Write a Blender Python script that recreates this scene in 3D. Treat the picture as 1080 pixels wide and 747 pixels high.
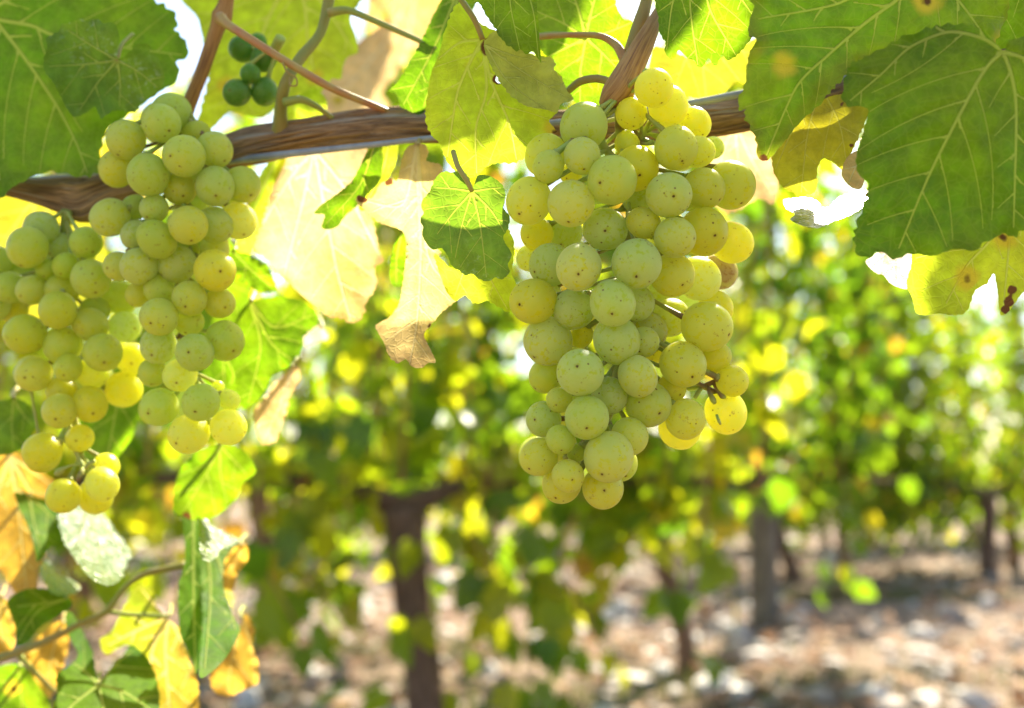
import bpy, bmesh, math, random
import numpy as np
from mathutils import Vector, Matrix, Quaternion
from mathutils.geometry import delaunay_2d_cdt

# ------------------------------------------------------------------ clear
for o in list(bpy.data.objects):
    bpy.data.objects.remove(o, do_unlink=True)
scene = bpy.context.scene
COL = scene.collection
RNG = np.random.default_rng(7)

# ------------------------------------------------------------------ camera, world, sun, exposure
CAM_H = 0.80
PITCH = math.atan((500 - 373.5) * (36 / 35 / 1080))
cam_d = bpy.data.cameras.new("camera")
cam = bpy.data.objects.new("camera", cam_d)
COL.objects.link(cam)
cam.location = (0, 0, CAM_H)
cam.rotation_euler = (math.pi / 2 + PITCH, 0, 0)
cam_d.lens = 35
cam_d.sensor_width = 36
cam_d.clip_start = 0.02
cam_d.clip_end = 800
cam_d.dof.use_dof = True
cam_d.dof.focus_distance = 0.322
cam_d.dof.aperture_fstop = 6.6
scene.camera = cam

SUN_AZ = math.atan2(0.40, 1.0)          # from +Y towards +X
SUN_EL = math.radians(47)
world = bpy.data.worlds.new("World")
scene.world = world
world.use_nodes = True
wn = world.node_tree
wn.nodes.clear()
sky = wn.nodes.new("ShaderNodeTexSky")
sky.sky_type = 'NISHITA'
sky.sun_disc = False
sky.sun_elevation = SUN_EL
sky.sun_rotation = SUN_AZ
sky.dust_density = 1.5
bg = wn.nodes.new("ShaderNodeBackground")
bg.inputs["Strength"].default_value = 0.085
wo = wn.nodes.new("ShaderNodeOutputWorld")
wn.links.new(sky.outputs[0], bg.inputs[0])
wn.links.new(bg.outputs[0], wo.inputs[0])

sun_d = bpy.data.lights.new("sun", 'SUN')
sun_d.energy = 5.0
sun_d.angle = math.radians(0.5)
sun_d.color = (1.0, 0.90, 0.70)
sun = bpy.data.objects.new("sun", sun_d)
COL.objects.link(sun)
SUN_DIR = Vector((math.sin(SUN_AZ) * math.cos(SUN_EL), math.cos(SUN_AZ) * math.cos(SUN_EL), math.sin(SUN_EL)))
sun.rotation_euler = SUN_DIR.to_track_quat('Z', 'Y').to_euler()
sun.location = SUN_DIR * 20

scene.view_settings.view_transform = 'Standard'
scene.view_settings.look = 'None'
scene.view_settings.exposure = 2.05
scene.view_settings.gamma = 1
scene.view_settings.use_curve_mapping = False
scene.render.engine = 'CYCLES'
cy = scene.cycles
cy.use_denoising = True
cy.max_bounces = 10
cy.diffuse_bounces = 5
cy.glossy_bounces = 3
cy.transmission_bounces = 8
cy.transparent_max_bounces = 6
cy.sample_clamp_indirect = 8
cy.caustics_reflective = False
cy.caustics_refractive = False

# ------------------------------------------------------------------ pixel measures -> world
K = 36 / 35 / 1080
FWD = Vector((0, math.cos(PITCH), math.sin(PITCH)))
UP = Vector((0, -math.sin(PITCH), math.cos(PITCH)))
RIGHT = Vector((1, 0, 0))
CAMP = Vector((0, 0, CAM_H))

def P(px, py, d):
    return CAMP + RIGHT * ((px - 540) * K * d) + UP * (-(py - 373.5) * K * d) + FWD * d

def Pn(px, py, d):
    px = np.asarray(px, float); py = np.asarray(py, float); d = np.asarray(d, float)
    r = np.array(RIGHT); u = np.array(UP); f = np.array(FWD)
    return np.array(CAMP) + ((px - 540) * K * d)[:, None] * r + (-(py - 373.5) * K * d)[:, None] * u + d[:, None] * f

def G(px, py):
    """ground point (z = 0) seen at a pixel"""
    v = RIGHT * ((px - 540) * K) + UP * (-(py - 373.5) * K) + FWD
    t = -CAM_H / v.z
    return CAMP + v * t

def project(v):
    q = v - np.array(CAMP)
    d = q @ np.array(FWD)
    x = q @ np.array(RIGHT) / d / K + 540
    y = -(q @ np.array(UP)) / d / K + 373.5
    return x, y, d

# ------------------------------------------------------------------ object helpers
def tag(o, label=None, cat=None, group=None, kind=None):
    if label: o["label"] = label
    if cat: o["category"] = cat
    if group: o["group"] = group
    if kind: o["kind"] = kind
    return o

def empty(name, loc, label, cat, group=None):
    o = bpy.data.objects.new(name, None)
    COL.objects.link(o)
    o.location = loc
    o.empty_display_size = 0.02
    return tag(o, label, cat, group)

def obj(name, mesh, mat, parent=None, loc=None):
    o = bpy.data.objects.new(name, mesh)
    COL.objects.link(o)
    if mat is not None and not mesh.materials:
        mesh.materials.append(mat)
    if parent is not None:
        o.parent = parent
    if loc is not None:
        o.location = loc
    return o

def mesh_np(name, verts, faces, smooth=True, attrs=None, uv=None):
    """verts (n,3); faces: (m,3) or (m,4) array or list of arrays"""
    me = bpy.data.meshes.new(name)
    verts = np.asarray(verts, np.float32)
    if not isinstance(faces, list):
        faces = [faces]
    nl = sum(f.size for f in faces)
    npoly = sum(len(f) for f in faces)
    me.vertices.add(len(verts)); me.loops.add(nl); me.polygons.add(npoly)
    me.vertices.foreach_set("co", verts.ravel())
    vi = np.concatenate([f.ravel() for f in faces]).astype(np.int32)
    me.loops.foreach_set("vertex_index", vi)
    starts = []
    s = 0
    for f in faces:
        k = f.shape[1]
        starts.append(s + np.arange(len(f)) * k)
        s += f.size
    me.polygons.foreach_set("loop_start", np.concatenate(starts).astype(np.int32))
    me.update(calc_edges=True)
    me.polygons.foreach_set("use_smooth", np.full(npoly, smooth))
    if attrs:
        for k, a in attrs.items():
            at = me.attributes.new(k, 'FLOAT', 'POINT')
            at.data.foreach_set("value", np.asarray(a, np.float32))
    if uv is not None:
        ul = me.uv_layers.new(name="UVMap")
        ul.data.foreach_set("uv", np.asarray(uv, np.float32)[vi].ravel())
    me.validate()
    me.update()
    return me

def catmull(pts, step, closed=False):
    pts = np.asarray(pts, float)
    n = len(pts)
    out = []
    rng = range(n) if closed else range(n - 1)
    for i in rng:
        if closed:
            p0, p1, p2, p3 = pts[(i - 1) % n], pts[i], pts[(i + 1) % n], pts[(i + 2) % n]
        else:
            p1, p2 = pts[i], pts[i + 1]
            p0 = pts[i - 1] if i > 0 else 2 * p1 - p2
            p3 = pts[i + 2] if i + 2 < n else 2 * p2 - p1
        L = np.linalg.norm((p2 - p1)[:3])
        k = max(1, int(round(L / step)))
        t = np.linspace(0, 1, k, endpoint=False)[:, None]
        m1, m2 = (p2 - p0) * 0.42, (p3 - p1) * 0.42
        h = (2 * t**3 - 3 * t**2 + 1) * p1 + (t**3 - 2 * t**2 + t) * m1 + (-2 * t**3 + 3 * t**2) * p2 + (t**3 - t**2) * m2
        out.append(h)
    if not closed:
        out.append(pts[-1:])
    return np.concatenate(out)

def tube_data(pts, radii, segs=10, ridge=0.0, lump=0.0, seed=0, cap=True, step=None):
    """returns verts, faces(list), uv"""
    rng = np.random.default_rng(seed)
    pr = np.concatenate([np.asarray(pts, float), np.asarray(radii, float)[:, None]], 1)
    step = step or max(np.mean(radii) * 0.8, 1e-4)
    c = catmull(pr, step)
    p, r = c[:, :3], np.maximum(c[:, 3], 1e-5)
    n = len(p)
    t = np.gradient(p, axis=0)
    t /= np.linalg.norm(t, axis=1)[:, None] + 1e-12
    ref = np.array([0, 0, 1.0]) if abs(t[0, 2]) < 0.8 else np.array([0, 1.0, 0])
    nrm = np.zeros_like(p)
    v = ref - t[0] * (ref @ t[0]); v /= np.linalg.norm(v)
    for i in range(n):
        v = v - t[i] * (v @ t[i]); v /= np.linalg.norm(v); nrm[i] = v
    bi = np.cross(t, nrm)
    ang = np.linspace(0, 2 * np.pi, segs, endpoint=False)
    s = np.concatenate([[0], np.cumsum(np.linalg.norm(np.diff(p, axis=0), axis=1))])
    rr = np.repeat(r[:, None], segs, 1)
    if ridge:
        ph = rng.uniform(0, 6.28, 8); fr = rng.integers(2, 9, 8); tw = rng.normal(0, 1.0, 8)
        f = sum(np.sin(fr[k] * ang[None, :] + ph[k] + tw[k] * (s / r.mean() * 0.25)[:, None]) for k in range(8)) / 8
        rr = rr * (1 + ridge * f * 2)
    if lump:
        q = rng.uniform(0, 6.28, 6); w = rng.uniform(0.15, 0.8, 6)
        f = sum(np.sin(w[k] * (s / r.mean())[:, None] + q[k] + (k % 3) * ang[None, :]) for k in range(6)) / 6
        rr = rr * (1 + lump * f * 2)
    V = p[:, None, :] + rr[..., None] * (np.cos(ang)[None, :, None] * nrm[:, None, :] + np.sin(ang)[None, :, None] * bi[:, None, :])
    V = V.reshape(-1, 3)
    U = np.stack([np.repeat((ang / 6.2832)[None, :], n, 0), np.repeat(s[:, None], segs, 1)], -1).reshape(-1, 2)
    i = np.arange(n - 1)[:, None] * segs; j = np.arange(segs)[None, :]; j2 = (j + 1) % segs
    F = np.stack([i + j, i + j2, i + segs + j2, i + segs + j], -1).reshape(-1, 4)
    faces = [F]
    if cap:
        a, b = len(V), len(V) + 1
        V = np.concatenate([V, p[:1], p[-1:]]); U = np.concatenate([U, [[0, 0]], [[0, s[-1]]]])
        jj = np.arange(segs)
        f1 = np.stack([np.full(segs, a), (jj + 1) % segs, jj], -1)
        o0 = (n - 1) * segs
        f2 = np.stack([np.full(segs, b), o0 + jj, o0 + (jj + 1) % segs], -1)
        faces.append(np.concatenate([f1, f2]))
    return V, faces, U

def merge(parts):
    """join several tube_data results"""
    V, U, F4, F3 = [], [], [], []
    o = 0
    for v, f, u in parts:
        V.append(v); U.append(u)
        for a in f:
            (F4 if a.shape[1] == 4 else F3).append(a + o)
        o += len(v)
    fs = []
    if F4: fs.append(np.concatenate(F4))
    if F3: fs.append(np.concatenate(F3))
    return np.concatenate(V), fs, np.concatenate(U)

def tube_obj(name, parts, mat, parent=None, origin=None):
    if isinstance(parts, tuple): parts = [parts]
    V, F, U = merge(parts)
    if origin is not None:
        V = V - np.array(origin)
    return obj(name, mesh_np(name, V, F, uv=U), mat, parent)

# ------------------------------------------------------------------ node helpers
class NT:
    def __init__(self, name):
        self.m = bpy.data.materials.new(name)
        self.m.use_nodes = True
        self.t = self.m.node_tree
        self.t.nodes.clear()
        self.out = self.t.nodes.new("ShaderNodeOutputMaterial")
    def n(self, typ, **kw):
        nd = self.t.nodes.new(typ)
        for k, v in kw.items():
            if k.startswith("i_"):
                key = k[2:].replace("_", " ")
                self.put(nd.inputs[key], v)
            else:
                setattr(nd, k, v)
        return nd
    def put(self, sock, v):
        if hasattr(v, "is_linked") or isinstance(v, bpy.types.NodeSocket):
            self.t.links.new(v, sock)
        else:
            if isinstance(v, (tuple, list)) and len(v) == 3 and sock.type == 'RGBA':
                v = (*v, 1)
            sock.default_value = v
    def math(self, op, a, b=0.0, c=0.0, clamp=False):
        nd = self.t.nodes.new("ShaderNodeMath"); nd.operation = op; nd.use_clamp = clamp
        self.put(nd.inputs[0], a); self.put(nd.inputs[1], b); self.put(nd.inputs[2], c)
        return nd.outputs[0]
    def mix(self, f, a, b, blend='MIX'):
        nd = self.t.nodes.new("ShaderNodeMix"); nd.data_type = 'RGBA'; nd.blend_type = blend
        self.put(nd.inputs[0], f); self.put(nd.inputs[6], a); self.put(nd.inputs[7], b)
        return nd.outputs[2]
    def step(self, x, lo, hi, a=0.0, b=1.0):
        nd = self.t.nodes.new("ShaderNodeMapRange"); nd.interpolation_type = 'SMOOTHSTEP'
        self.put(nd.inputs[0], x); self.put(nd.inputs[1], lo); self.put(nd.inputs[2], hi)
        self.put(nd.inputs[3], a); self.put(nd.inputs[4], b)
        return nd.outputs[0]
    def noise(self, vec, scale, detail=3, rough=0.55, dist=0.0):
        nd = self.t.nodes.new("ShaderNodeTexNoise")
        self.put(nd.inputs["Vector"], vec)
        nd.inputs["Scale"].default_value = scale; nd.inputs["Detail"].default_value = detail
        nd.inputs["Roughness"].default_value = rough; nd.inputs["Distortion"].default_value = dist
        return nd.outputs[0]
    def vor(self, vec, scale, feature='F1', rnd=1.0):
        nd = self.t.nodes.new("ShaderNodeTexVoronoi"); nd.feature = feature
        self.put(nd.inputs["Vector"], vec)
        nd.inputs["Scale"].default_value = scale; nd.inputs["Randomness"].default_value = rnd
        return nd
    def attr(self, name, typ='GEOMETRY'):
        nd = self.t.nodes.new("ShaderNodeAttribute"); nd.attribute_name = name; nd.attribute_type = typ
        return nd
    def bump(self, h, strength, dist):
        nd = self.t.nodes.new("ShaderNodeBump")
        self.put(nd.inputs["Height"], h); nd.inputs["Strength"].default_value = strength; nd.inputs["Distance"].default_value = dist
        return nd.outputs[0]
    def coord(self, offset=True):
        tc = self.t.nodes.new("ShaderNodeTexCoord")
        if not offset: return tc.outputs["Object"]
        oi = self.t.nodes.new("ShaderNodeObjectInfo")
        c = self.t.nodes.new("ShaderNodeCombineXYZ")
        for k in range(3):
            self.put(c.inputs[k], self.math('MULTIPLY', oi.outputs["Random"], 13.7 + 7.1 * k))
        a = self.t.nodes.new("ShaderNodeVectorMath"); a.operation = 'ADD'
        self.put(a.inputs[0], tc.outputs["Object"]); self.put(a.inputs[1], c.outputs[0])
        return a.outputs[0]
    def surf(self, s):
        self.t.links.new(s, self.out.inputs["Surface"])
        return self.m

def leaf_mat(name, refl, trans, blotch_refl=None, blotch_trans=None, cover=0.5, scale=14, spots=0.0,
             vein_refl=(0.20, 0.24, 0.05), vein_trans=(0.45, 0.45, 0.06), rough=0.42, spec=0.45, tfac=0.45,
             bloom=0.0, edge_brown=0.0, vein_vis=0.9):
    t = NT(name)
    co = t.coord()
    nz = t.noise(co, scale, 4, 0.6)
    fine = t.noise(co, 140, 3, 0.6)
    R, T = refl, trans
    k = t.step(fine, 0.3, 0.75, 0.75, 1.25)
    if blotch_refl:
        m = t.step(nz, cover - 0.12, cover + 0.12)
        R = t.mix(m, refl, blotch_refl); T = t.mix(m, trans, blotch_trans)
    # light and dark grain of the lamina
    grain = t.n("ShaderNodeCombineXYZ")
    for q in range(3): t.put(grain.inputs[q], k)
    R = t.mix(1.0, R, grain.outputs[0], 'MULTIPLY'); T = t.mix(0.8, T, grain.outputs[0], 'MULTIPLY')
    # vein net
    net = t.vor(co, 330, 'DISTANCE_TO_EDGE')
    netm = t.step(net.outputs["Distance"], 0.0, 0.10, 1, 0)
    net2 = t.vor(co, 105, 'DISTANCE_TO_EDGE')
    netm2 = t.step(net2.outputs["Distance"], 0.0, 0.05, 1, 0)
    netall = t.math('MAXIMUM', t.math('MULTIPLY', netm, 0.26), t.math('MULTIPLY', netm2, 0.26))
    v = t.attr("vein").outputs["Fac"]
    vm = t.math('MULTIPLY', t.step(v, 0.12, 0.36, 1, 0), vein_vis)
    R = t.mix(t.math('MULTIPLY', netall, 0.4), R, vein_refl); T = t.mix(t.math('MULTIPLY', netall, 0.5), T, vein_trans)
    R = t.mix(vm, R, vein_refl); T = t.mix(vm, T, vein_trans)
    if edge_brown:
        e = t.attr("edge").outputs["Fac"]
        em = t.math('MULTIPLY', t.step(t.math('ADD', e, t.math('MULTIPLY', t.math('SUBTRACT', nz, 0.5), 0.9)), 0.0, 0.22, 1, 0), edge_brown)
        R = t.mix(em, R, (0.22, 0.09, 0.03)); T = t.mix(em, T, (0.30, 0.10, 0.02))
    sc_ = t.step(t.math('ADD', t.attr('scar').outputs['Fac'], t.math('MULTIPLY', t.math('SUBTRACT', fine, 0.5), 0.8)), 0.35, 0.6)
    R = t.mix(sc_, R, (0.16, 0.07, 0.025)); T = t.mix(sc_, T, (0.16, 0.06, 0.015))
    if spots:
        sv = t.vor(co, 75, 'F1')
        gate = t.math('GREATER_THAN', t.n("ShaderNodeSeparateColor", i_Color=sv.outputs["Color"]).outputs[0], 1 - spots)
        sd = t.math('ADD', sv.outputs["Distance"], t.math('MULTIPLY', t.math('SUBTRACT', fine, 0.5), 0.35))
        halo = t.math('MULTIPLY', t.step(sd, 0.16, 0.46, 1, 0), gate)
        core = t.math('MULTIPLY', t.step(sd, 0.05, 0.15, 1, 0), gate)
        R = t.mix(halo, R, (0.34, 0.28, 0.03)); T = t.mix(halo, T, (0.85, 0.68, 0.04))
        R = t.mix(core, R, (0.12, 0.06, 0.02)); T = t.mix(core, T, (0.12, 0.05, 0.01))
    if bloom:
        bn = t.noise(co, 420, 4, 0.75)
        bm = t.math('MULTIPLY', t.step(bn, 0.52, 0.72), t.math('MULTIPLY', t.step(nz, 0.42, 0.62), bloom))
        R = t.mix(bm, R, (0.50, 0.56, 0.46))
    h = t.math('ADD', t.math('MULTIPLY', netall, -0.5), t.math('ADD', t.math('MULTIPLY', vm, -1.0), t.math('MULTIPLY', fine, 0.35)))
    bp = t.bump(h, 0.75, 0.0009)
    pb = t.n("ShaderNodeBsdfPrincipled")
    t.put(pb.inputs["Base Color"], R); t.put(pb.inputs["Roughness"], t.step(fine, 0.25, 0.75, rough - 0.07, rough + 0.13))
    pb.inputs["Specular IOR Level"].default_value = spec
    t.put(pb.inputs["Normal"], bp)
    tr = t.n("ShaderNodeBsdfTranslucent")
    t.put(tr.inputs["Color"], T); t.put(tr.inputs["Normal"], bp)
    mx = t.n("ShaderNodeMixShader"); mx.inputs[0].default_value = tfac
    t.t.links.new(pb.outputs[0], mx.inputs[1]); t.t.links.new(tr.outputs[0], mx.inputs[2])
    return t.surf(mx.outputs[0])

def simple_mat(name, c1, c2, scale, rough=0.8, bump=0.0, bdist=0.001, spec=0.3, sss=0.0, stretch=None, c3=None):
    t = NT(name)
    if stretch:
        tc = t.n("ShaderNodeTexCoord")
        mp = t.n("ShaderNodeMapping"); mp.inputs["Scale"].default_value = stretch
        t.put(mp.inputs["Vector"], tc.outputs["UV"]); co = mp.outputs[0]
    else:
        co = t.coord()
    nz = t.noise(co, scale, 5, 0.62, 0.4)
    C = t.mix(t.step(nz, 0.32, 0.68), c1, c2)
    if c3:
        C = t.mix(t.step(t.noise(co, scale * 0.37, 3), 0.55, 0.66), C, c3)
    pb = t.n("ShaderNodeBsdfPrincipled")
    t.put(pb.inputs["Base Color"], C); pb.inputs["Roughness"].default_value = rough
    pb.inputs["Specular IOR Level"].default_value = spec
    if bump:
        t.put(pb.inputs["Normal"], t.bump(nz, bump, bdist))
    if sss:
        pb.inputs["Subsurface Weight"].default_value = sss
        pb.inputs["Subsurface Radius"].default_value = (0.0015, 0.0012, 0.0004)
        pb.inputs["Subsurface Scale"].default_value = 1.0
    return t.surf(pb.outputs[0])

def berry_mat(name, green=False):
    t = NT(name)
    co = t.coord()
    raw = t.coord(False)
    oi = t.n("ShaderNodeObjectInfo")
    rnd = oi.outputs["Random"]
    warm = t.attr("warm", 'OBJECT').outputs["Fac"]      # yellow tone: sunlight painted into bright berries, lowered for shaded bunches
    blo = t.attr("bloom", 'OBJECT').outputs["Fac"]
    blush = t.attr("blush", 'OBJECT').outputs["Fac"]
    big = t.noise(co, 1.3, 3, 0.5)
    mid = t.noise(co, 4.0, 4, 0.6)
    if green:
        base = t.mix(big, (0.10, 0.24, 0.03), (0.17, 0.32, 0.05))
    else:
        base = t.mix(t.math('ADD', t.math('MULTIPLY', warm, 0.75), t.math('MULTIPLY', t.math('SUBTRACT', big, 0.5), 0.8), clamp=True),
                     (0.50, 0.62, 0.065), (0.84, 0.72, 0.02))
    base = t.mix(t.math('MULTIPLY', blush, t.step(big, 0.35, 0.6, 0.6, 1.0)), base, (0.24, 0.11, 0.07))
    # waxy bloom, wiped away in patches
    wipe = t.step(mid, 0.545, 0.585)
    wipe = t.math('MULTIPLY', wipe, t.step(big, 0.40, 0.48))
    bl = t.math('MULTIPLY', t.math('SUBTRACT', 1.0, wipe), t.math('MULTIPLY', blo, t.step(t.noise(co, 9, 3), 0.25, 0.7, 0.75, 1.0)))
    skin = t.mix(t.math('MULTIPLY', bl, 0.48), base, (0.62, 0.71, 0.40))
    # russet freckles
    vo = t.vor(co, 4.6, 'F1')
    g = t.n("ShaderNodeSeparateColor", i_Color=vo.outputs["Color"])
    dots = t.math('MULTIPLY', t.step(t.math('DIVIDE', vo.outputs["Distance"], t.math('ADD', 0.4, g.outputs[1])), 0.09, 0.20, 1, 0), t.math('GREATER_THAN', g.outputs[0], 0.72))
    vo2 = t.vor(co, 2.1, 'F1')
    g2 = t.n("ShaderNodeSeparateColor", i_Color=vo2.outputs["Color"])
    dots2 = t.math('MULTIPLY', t.step(t.math('ADD', vo2.outputs["Distance"], t.math('MULTIPLY', mid, 0.06)), 0.09, 0.15, 1, 0), t.math('GREATER_THAN', g2.outputs[1], 0.6))
    scab = t.math('MULTIPLY', t.step(t.noise(co, 2.3, 4, 0.7), 0.625, 0.67), t.step(t.noise(co, 14, 3), 0.4, 0.6))
    skin = t.mix(t.math('MULTIPLY', dots, 0.65), skin, (0.20, 0.14, 0.03))
    skin = t.mix(t.math('MULTIPLY', dots2, 0.85), skin, (0.14, 0.06, 0.02))
    skin = t.mix(t.math('MULTIPLY', scab, 0.6), skin, (0.28, 0.15, 0.03))
    # style scar at the lower pole
    sep = t.n("ShaderNodeSeparateXYZ"); t.put(sep.inputs[0], raw)
    rr = t.math('POWER', t.math('ADD', t.math('POWER', sep.outputs[0], 2.0), t.math('POWER', sep.outputs[1], 2.0)), 0.5)
    rr = t.math('ADD', rr, t.math('MULTIPLY', t.math('SUBTRACT', t.noise(co, 11, 3), 0.5), 0.09))
    low = t.math('LESS_THAN', sep.outputs[2], 0.0)
    scar = t.math('MULTIPLY', t.step(rr, 0.035, 0.075, 1, 0), low)
    ring = t.math('MULTIPLY', t.step(rr, 0.06, 0.20, 1, 0), low)
    skin = t.mix(t.math('MULTIPLY', ring, 0.35), skin, (0.48, 0.36, 0.06))
    skin = t.mix(t.math('MULTIPLY', scar, 0.95), skin, (0.09, 0.035, 0.012))
    bp = t.bump(t.math('ADD', t.noise(co, 26, 3), t.math('MULTIPLY', scar, -2.0)), 0.10, 0.05)
    pb = t.n("ShaderNodeBsdfPrincipled")
    t.put(pb.inputs["Base Color"], skin)
    t.put(pb.inputs["Roughness"], t.step(bl, 0.0, 0.8, 0.30, 0.52))
    pb.inputs["Specular IOR Level"].default_value = 0.35
    pb.inputs["Subsurface Weight"].default_value = 1.0
    pb.inputs["Subsurface Radius"].default_value = (1.0, 0.95, 0.34)
    pb.inputs["Subsurface Scale"].default_value = 0.018
    pb.inputs["Subsurface Anisotropy"].default_value = 0.8
    t.put(pb.inputs["Normal"], bp)
    # light that passes through the watery flesh from the sunny side
    gm = t.n("ShaderNodeGamma", i_Color=skin); gm.inputs[1].default_value = 0.62
    tr = t.n("ShaderNodeBsdfTranslucent"); t.put(tr.inputs[0], gm.outputs[0])
    mx = t.n("ShaderNodeMixShader"); mx.inputs[0].default_value = 0.42
    t.t.links.new(pb.outputs[0], mx.inputs[1]); t.t.links.new(tr.outputs[0], mx.inputs[2])
    return t.surf(mx.outputs[0])

# ------------------------------------------------------------------ materials
VG = dict(vein_refl=(0.28, 0.33, 0.09), vein_trans=(0.62, 0.74, 0.07))
LM = {
    'green': leaf_mat("leaf_green", (0.055, 0.13, 0.006), (0.22, 0.46, 0.006), (0.08, 0.15, 0.006), (0.32, 0.53, 0.006), 0.52, 16, 0.05, tfac=0.54, spec=0.25, **VG),
    'deep': leaf_mat("leaf_deep_green", (0.05, 0.12, 0.006), (0.20, 0.41, 0.006), (0.08, 0.14, 0.005), (0.31, 0.48, 0.006), 0.5, 14, 0.03, tfac=0.54, spec=0.25, vein_vis=0.9, **VG),
    'shade': leaf_mat("leaf_matt_green", (0.05, 0.14, 0.006), (0.16, 0.36, 0.006), (0.08, 0.17, 0.005), (0.26, 0.44, 0.006), 0.5, 14, 0.03, spec=0.08, rough=0.6, vein_vis=0.95, vein_refl=(0.30, 0.38, 0.08), vein_trans=(0.62, 0.74, 0.07)),  # matt take on the deep green, with little sheen
    'glossy': leaf_mat("leaf_glossy_green", (0.045, 0.115, 0.012), (0.17, 0.38, 0.010), (0.07, 0.13, 0.01), (0.28, 0.46, 0.010), 0.5, 14, 0.03, spec=1.0, rough=0.26, vein_vis=0.9, **VG),
    'bloomy': leaf_mat("leaf_dusty_green", (0.075, 0.15, 0.022), (0.26, 0.48, 0.02), (0.10, 0.18, 0.02), (0.36, 0.56, 0.02), 0.5, 26, 0.0, bloom=0.8, spec=0.25, **VG),
    'spotted': leaf_mat("leaf_spotted_green", (0.065, 0.145, 0.014), (0.28, 0.52, 0.010), (0.09, 0.16, 0.01), (0.40, 0.58, 0.010), 0.5, 22, 0.42, edge_brown=0.25, tfac=0.54, spec=0.25, vein_vis=0.9, **VG),
    'lime': leaf_mat("leaf_yellow_green", (0.13, 0.22, 0.008), (0.72, 0.92, 0.035), (0.19, 0.24, 0.008), (0.86, 0.93, 0.04), 0.52, 15, 0.10, tfac=0.66, spec=0.25, vein_refl=(0.26, 0.32, 0.05), vein_trans=(0.86, 0.92, 0.14)),
    'palelime': leaf_mat("leaf_underside", (0.30, 0.38, 0.04), (0.55, 0.62, 0.06), (0.34, 0.36, 0.08), (0.62, 0.62, 0.07), 0.52, 15, 0.06, spec=0.3, vein_refl=(0.4, 0.42, 0.12), vein_trans=(0.7, 0.72, 0.14)),
    'gold': leaf_mat("leaf_golden", (0.30, 0.27, 0.01), (0.80, 0.70, 0.03), (0.20, 0.23, 0.01), (0.62, 0.64, 0.03), 0.55, 12, 0.06, spec=0.25, vein_refl=(0.36, 0.34, 0.06), vein_trans=(0.92, 0.88, 0.12)),
    'peach': leaf_mat("leaf_dry_peach", (0.66, 0.47, 0.17), (0.95, 0.68, 0.28), (0.60, 0.46, 0.15), (0.92, 0.74, 0.26), 0.5, 18, 0.08, tfac=0.55, vein_refl=(0.68, 0.55, 0.28), vein_trans=(0.97, 0.88, 0.5), edge_brown=0.25, rough=0.6, spec=0.2, vein_vis=0.5),
    'pale': leaf_mat("leaf_pale_autumn", (0.68, 0.50, 0.24), (0.96, 0.66, 0.30), (0.62, 0.36, 0.10), (0.97, 0.64, 0.17), 0.56, 11, 0.08, tfac=0.58, vein_refl=(0.7, 0.6, 0.36), vein_trans=(1.0, 0.92, 0.66), edge_brown=0.15, rough=0.55, spec=0.25, vein_vis=0.7),
    'orange': leaf_mat("leaf_orange_green", (0.42, 0.22, 0.025), (0.95, 0.56, 0.06), (0.13, 0.20, 0.008), (0.42, 0.54, 0.012), 0.66, 9, 0.04, tfac=0.52, vein_refl=(0.5, 0.38, 0.12), vein_trans=(0.97, 0.78, 0.25), rough=0.42),
}
M_BERRY = berry_mat("berry_skin")
M_BERRY_GREEN = berry_mat("unripe_berry_skin", True)
M_STEM = simple_mat("bunch_stem_green", (0.32, 0.42, 0.08), (0.36, 0.36, 0.08), 160, 0.6, 0.3, 0.0006, sss=0.4, c3=(0.22, 0.14, 0.05))
M_PETIOLE = simple_mat("petiole", (0.26, 0.31, 0.06), (0.40, 0.29, 0.09), 30, 0.5, 0.15, 0.0004, sss=0.3)
M_PETIOLE_RED = simple_mat("petiole_red", (0.42, 0.17, 0.07), (0.42, 0.30, 0.08), 90, 0.45, 0.15, 0.0004, sss=0.3)
M_SHOOT = simple_mat("shoot_bark", (0.30, 0.15, 0.04), (0.48, 0.28, 0.09), 30, 0.6, 0.6, 0.0008, stretch=(1.6, 3, 1), c3=(0.20, 0.10, 0.04))
M_SHOOT_GREEN = simple_mat("shoot_green", (0.24, 0.26, 0.05), (0.34, 0.22, 0.06), 26, 0.55, 0.2, 0.0005, sss=0.2)
M_CANE = simple_mat("cane_bark", (0.22, 0.14, 0.08), (0.58, 0.37, 0.19), 14, 0.95, 1.0, 0.004, spec=0.12, stretch=(3.0, 4.5, 1), c3=(0.52, 0.45, 0.35))
M_TRUNK = simple_mat("trunk_bark", (0.12, 0.07, 0.045), (0.28, 0.17, 0.11), 8, 0.9, 0.9, 0.02, stretch=(4, 2.5, 1))
M_POST = simple_mat("weathered_post", (0.09, 0.08, 0.065), (0.19, 0.17, 0.14), 6, 0.85, 0.6, 0.01, stretch=(5, 1.4, 1))
M_WIRE = simple_mat("galvanised_wire", (0.22, 0.24, 0.25), (0.36, 0.38, 0.38), 60, 0.5, 0.0)

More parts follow.
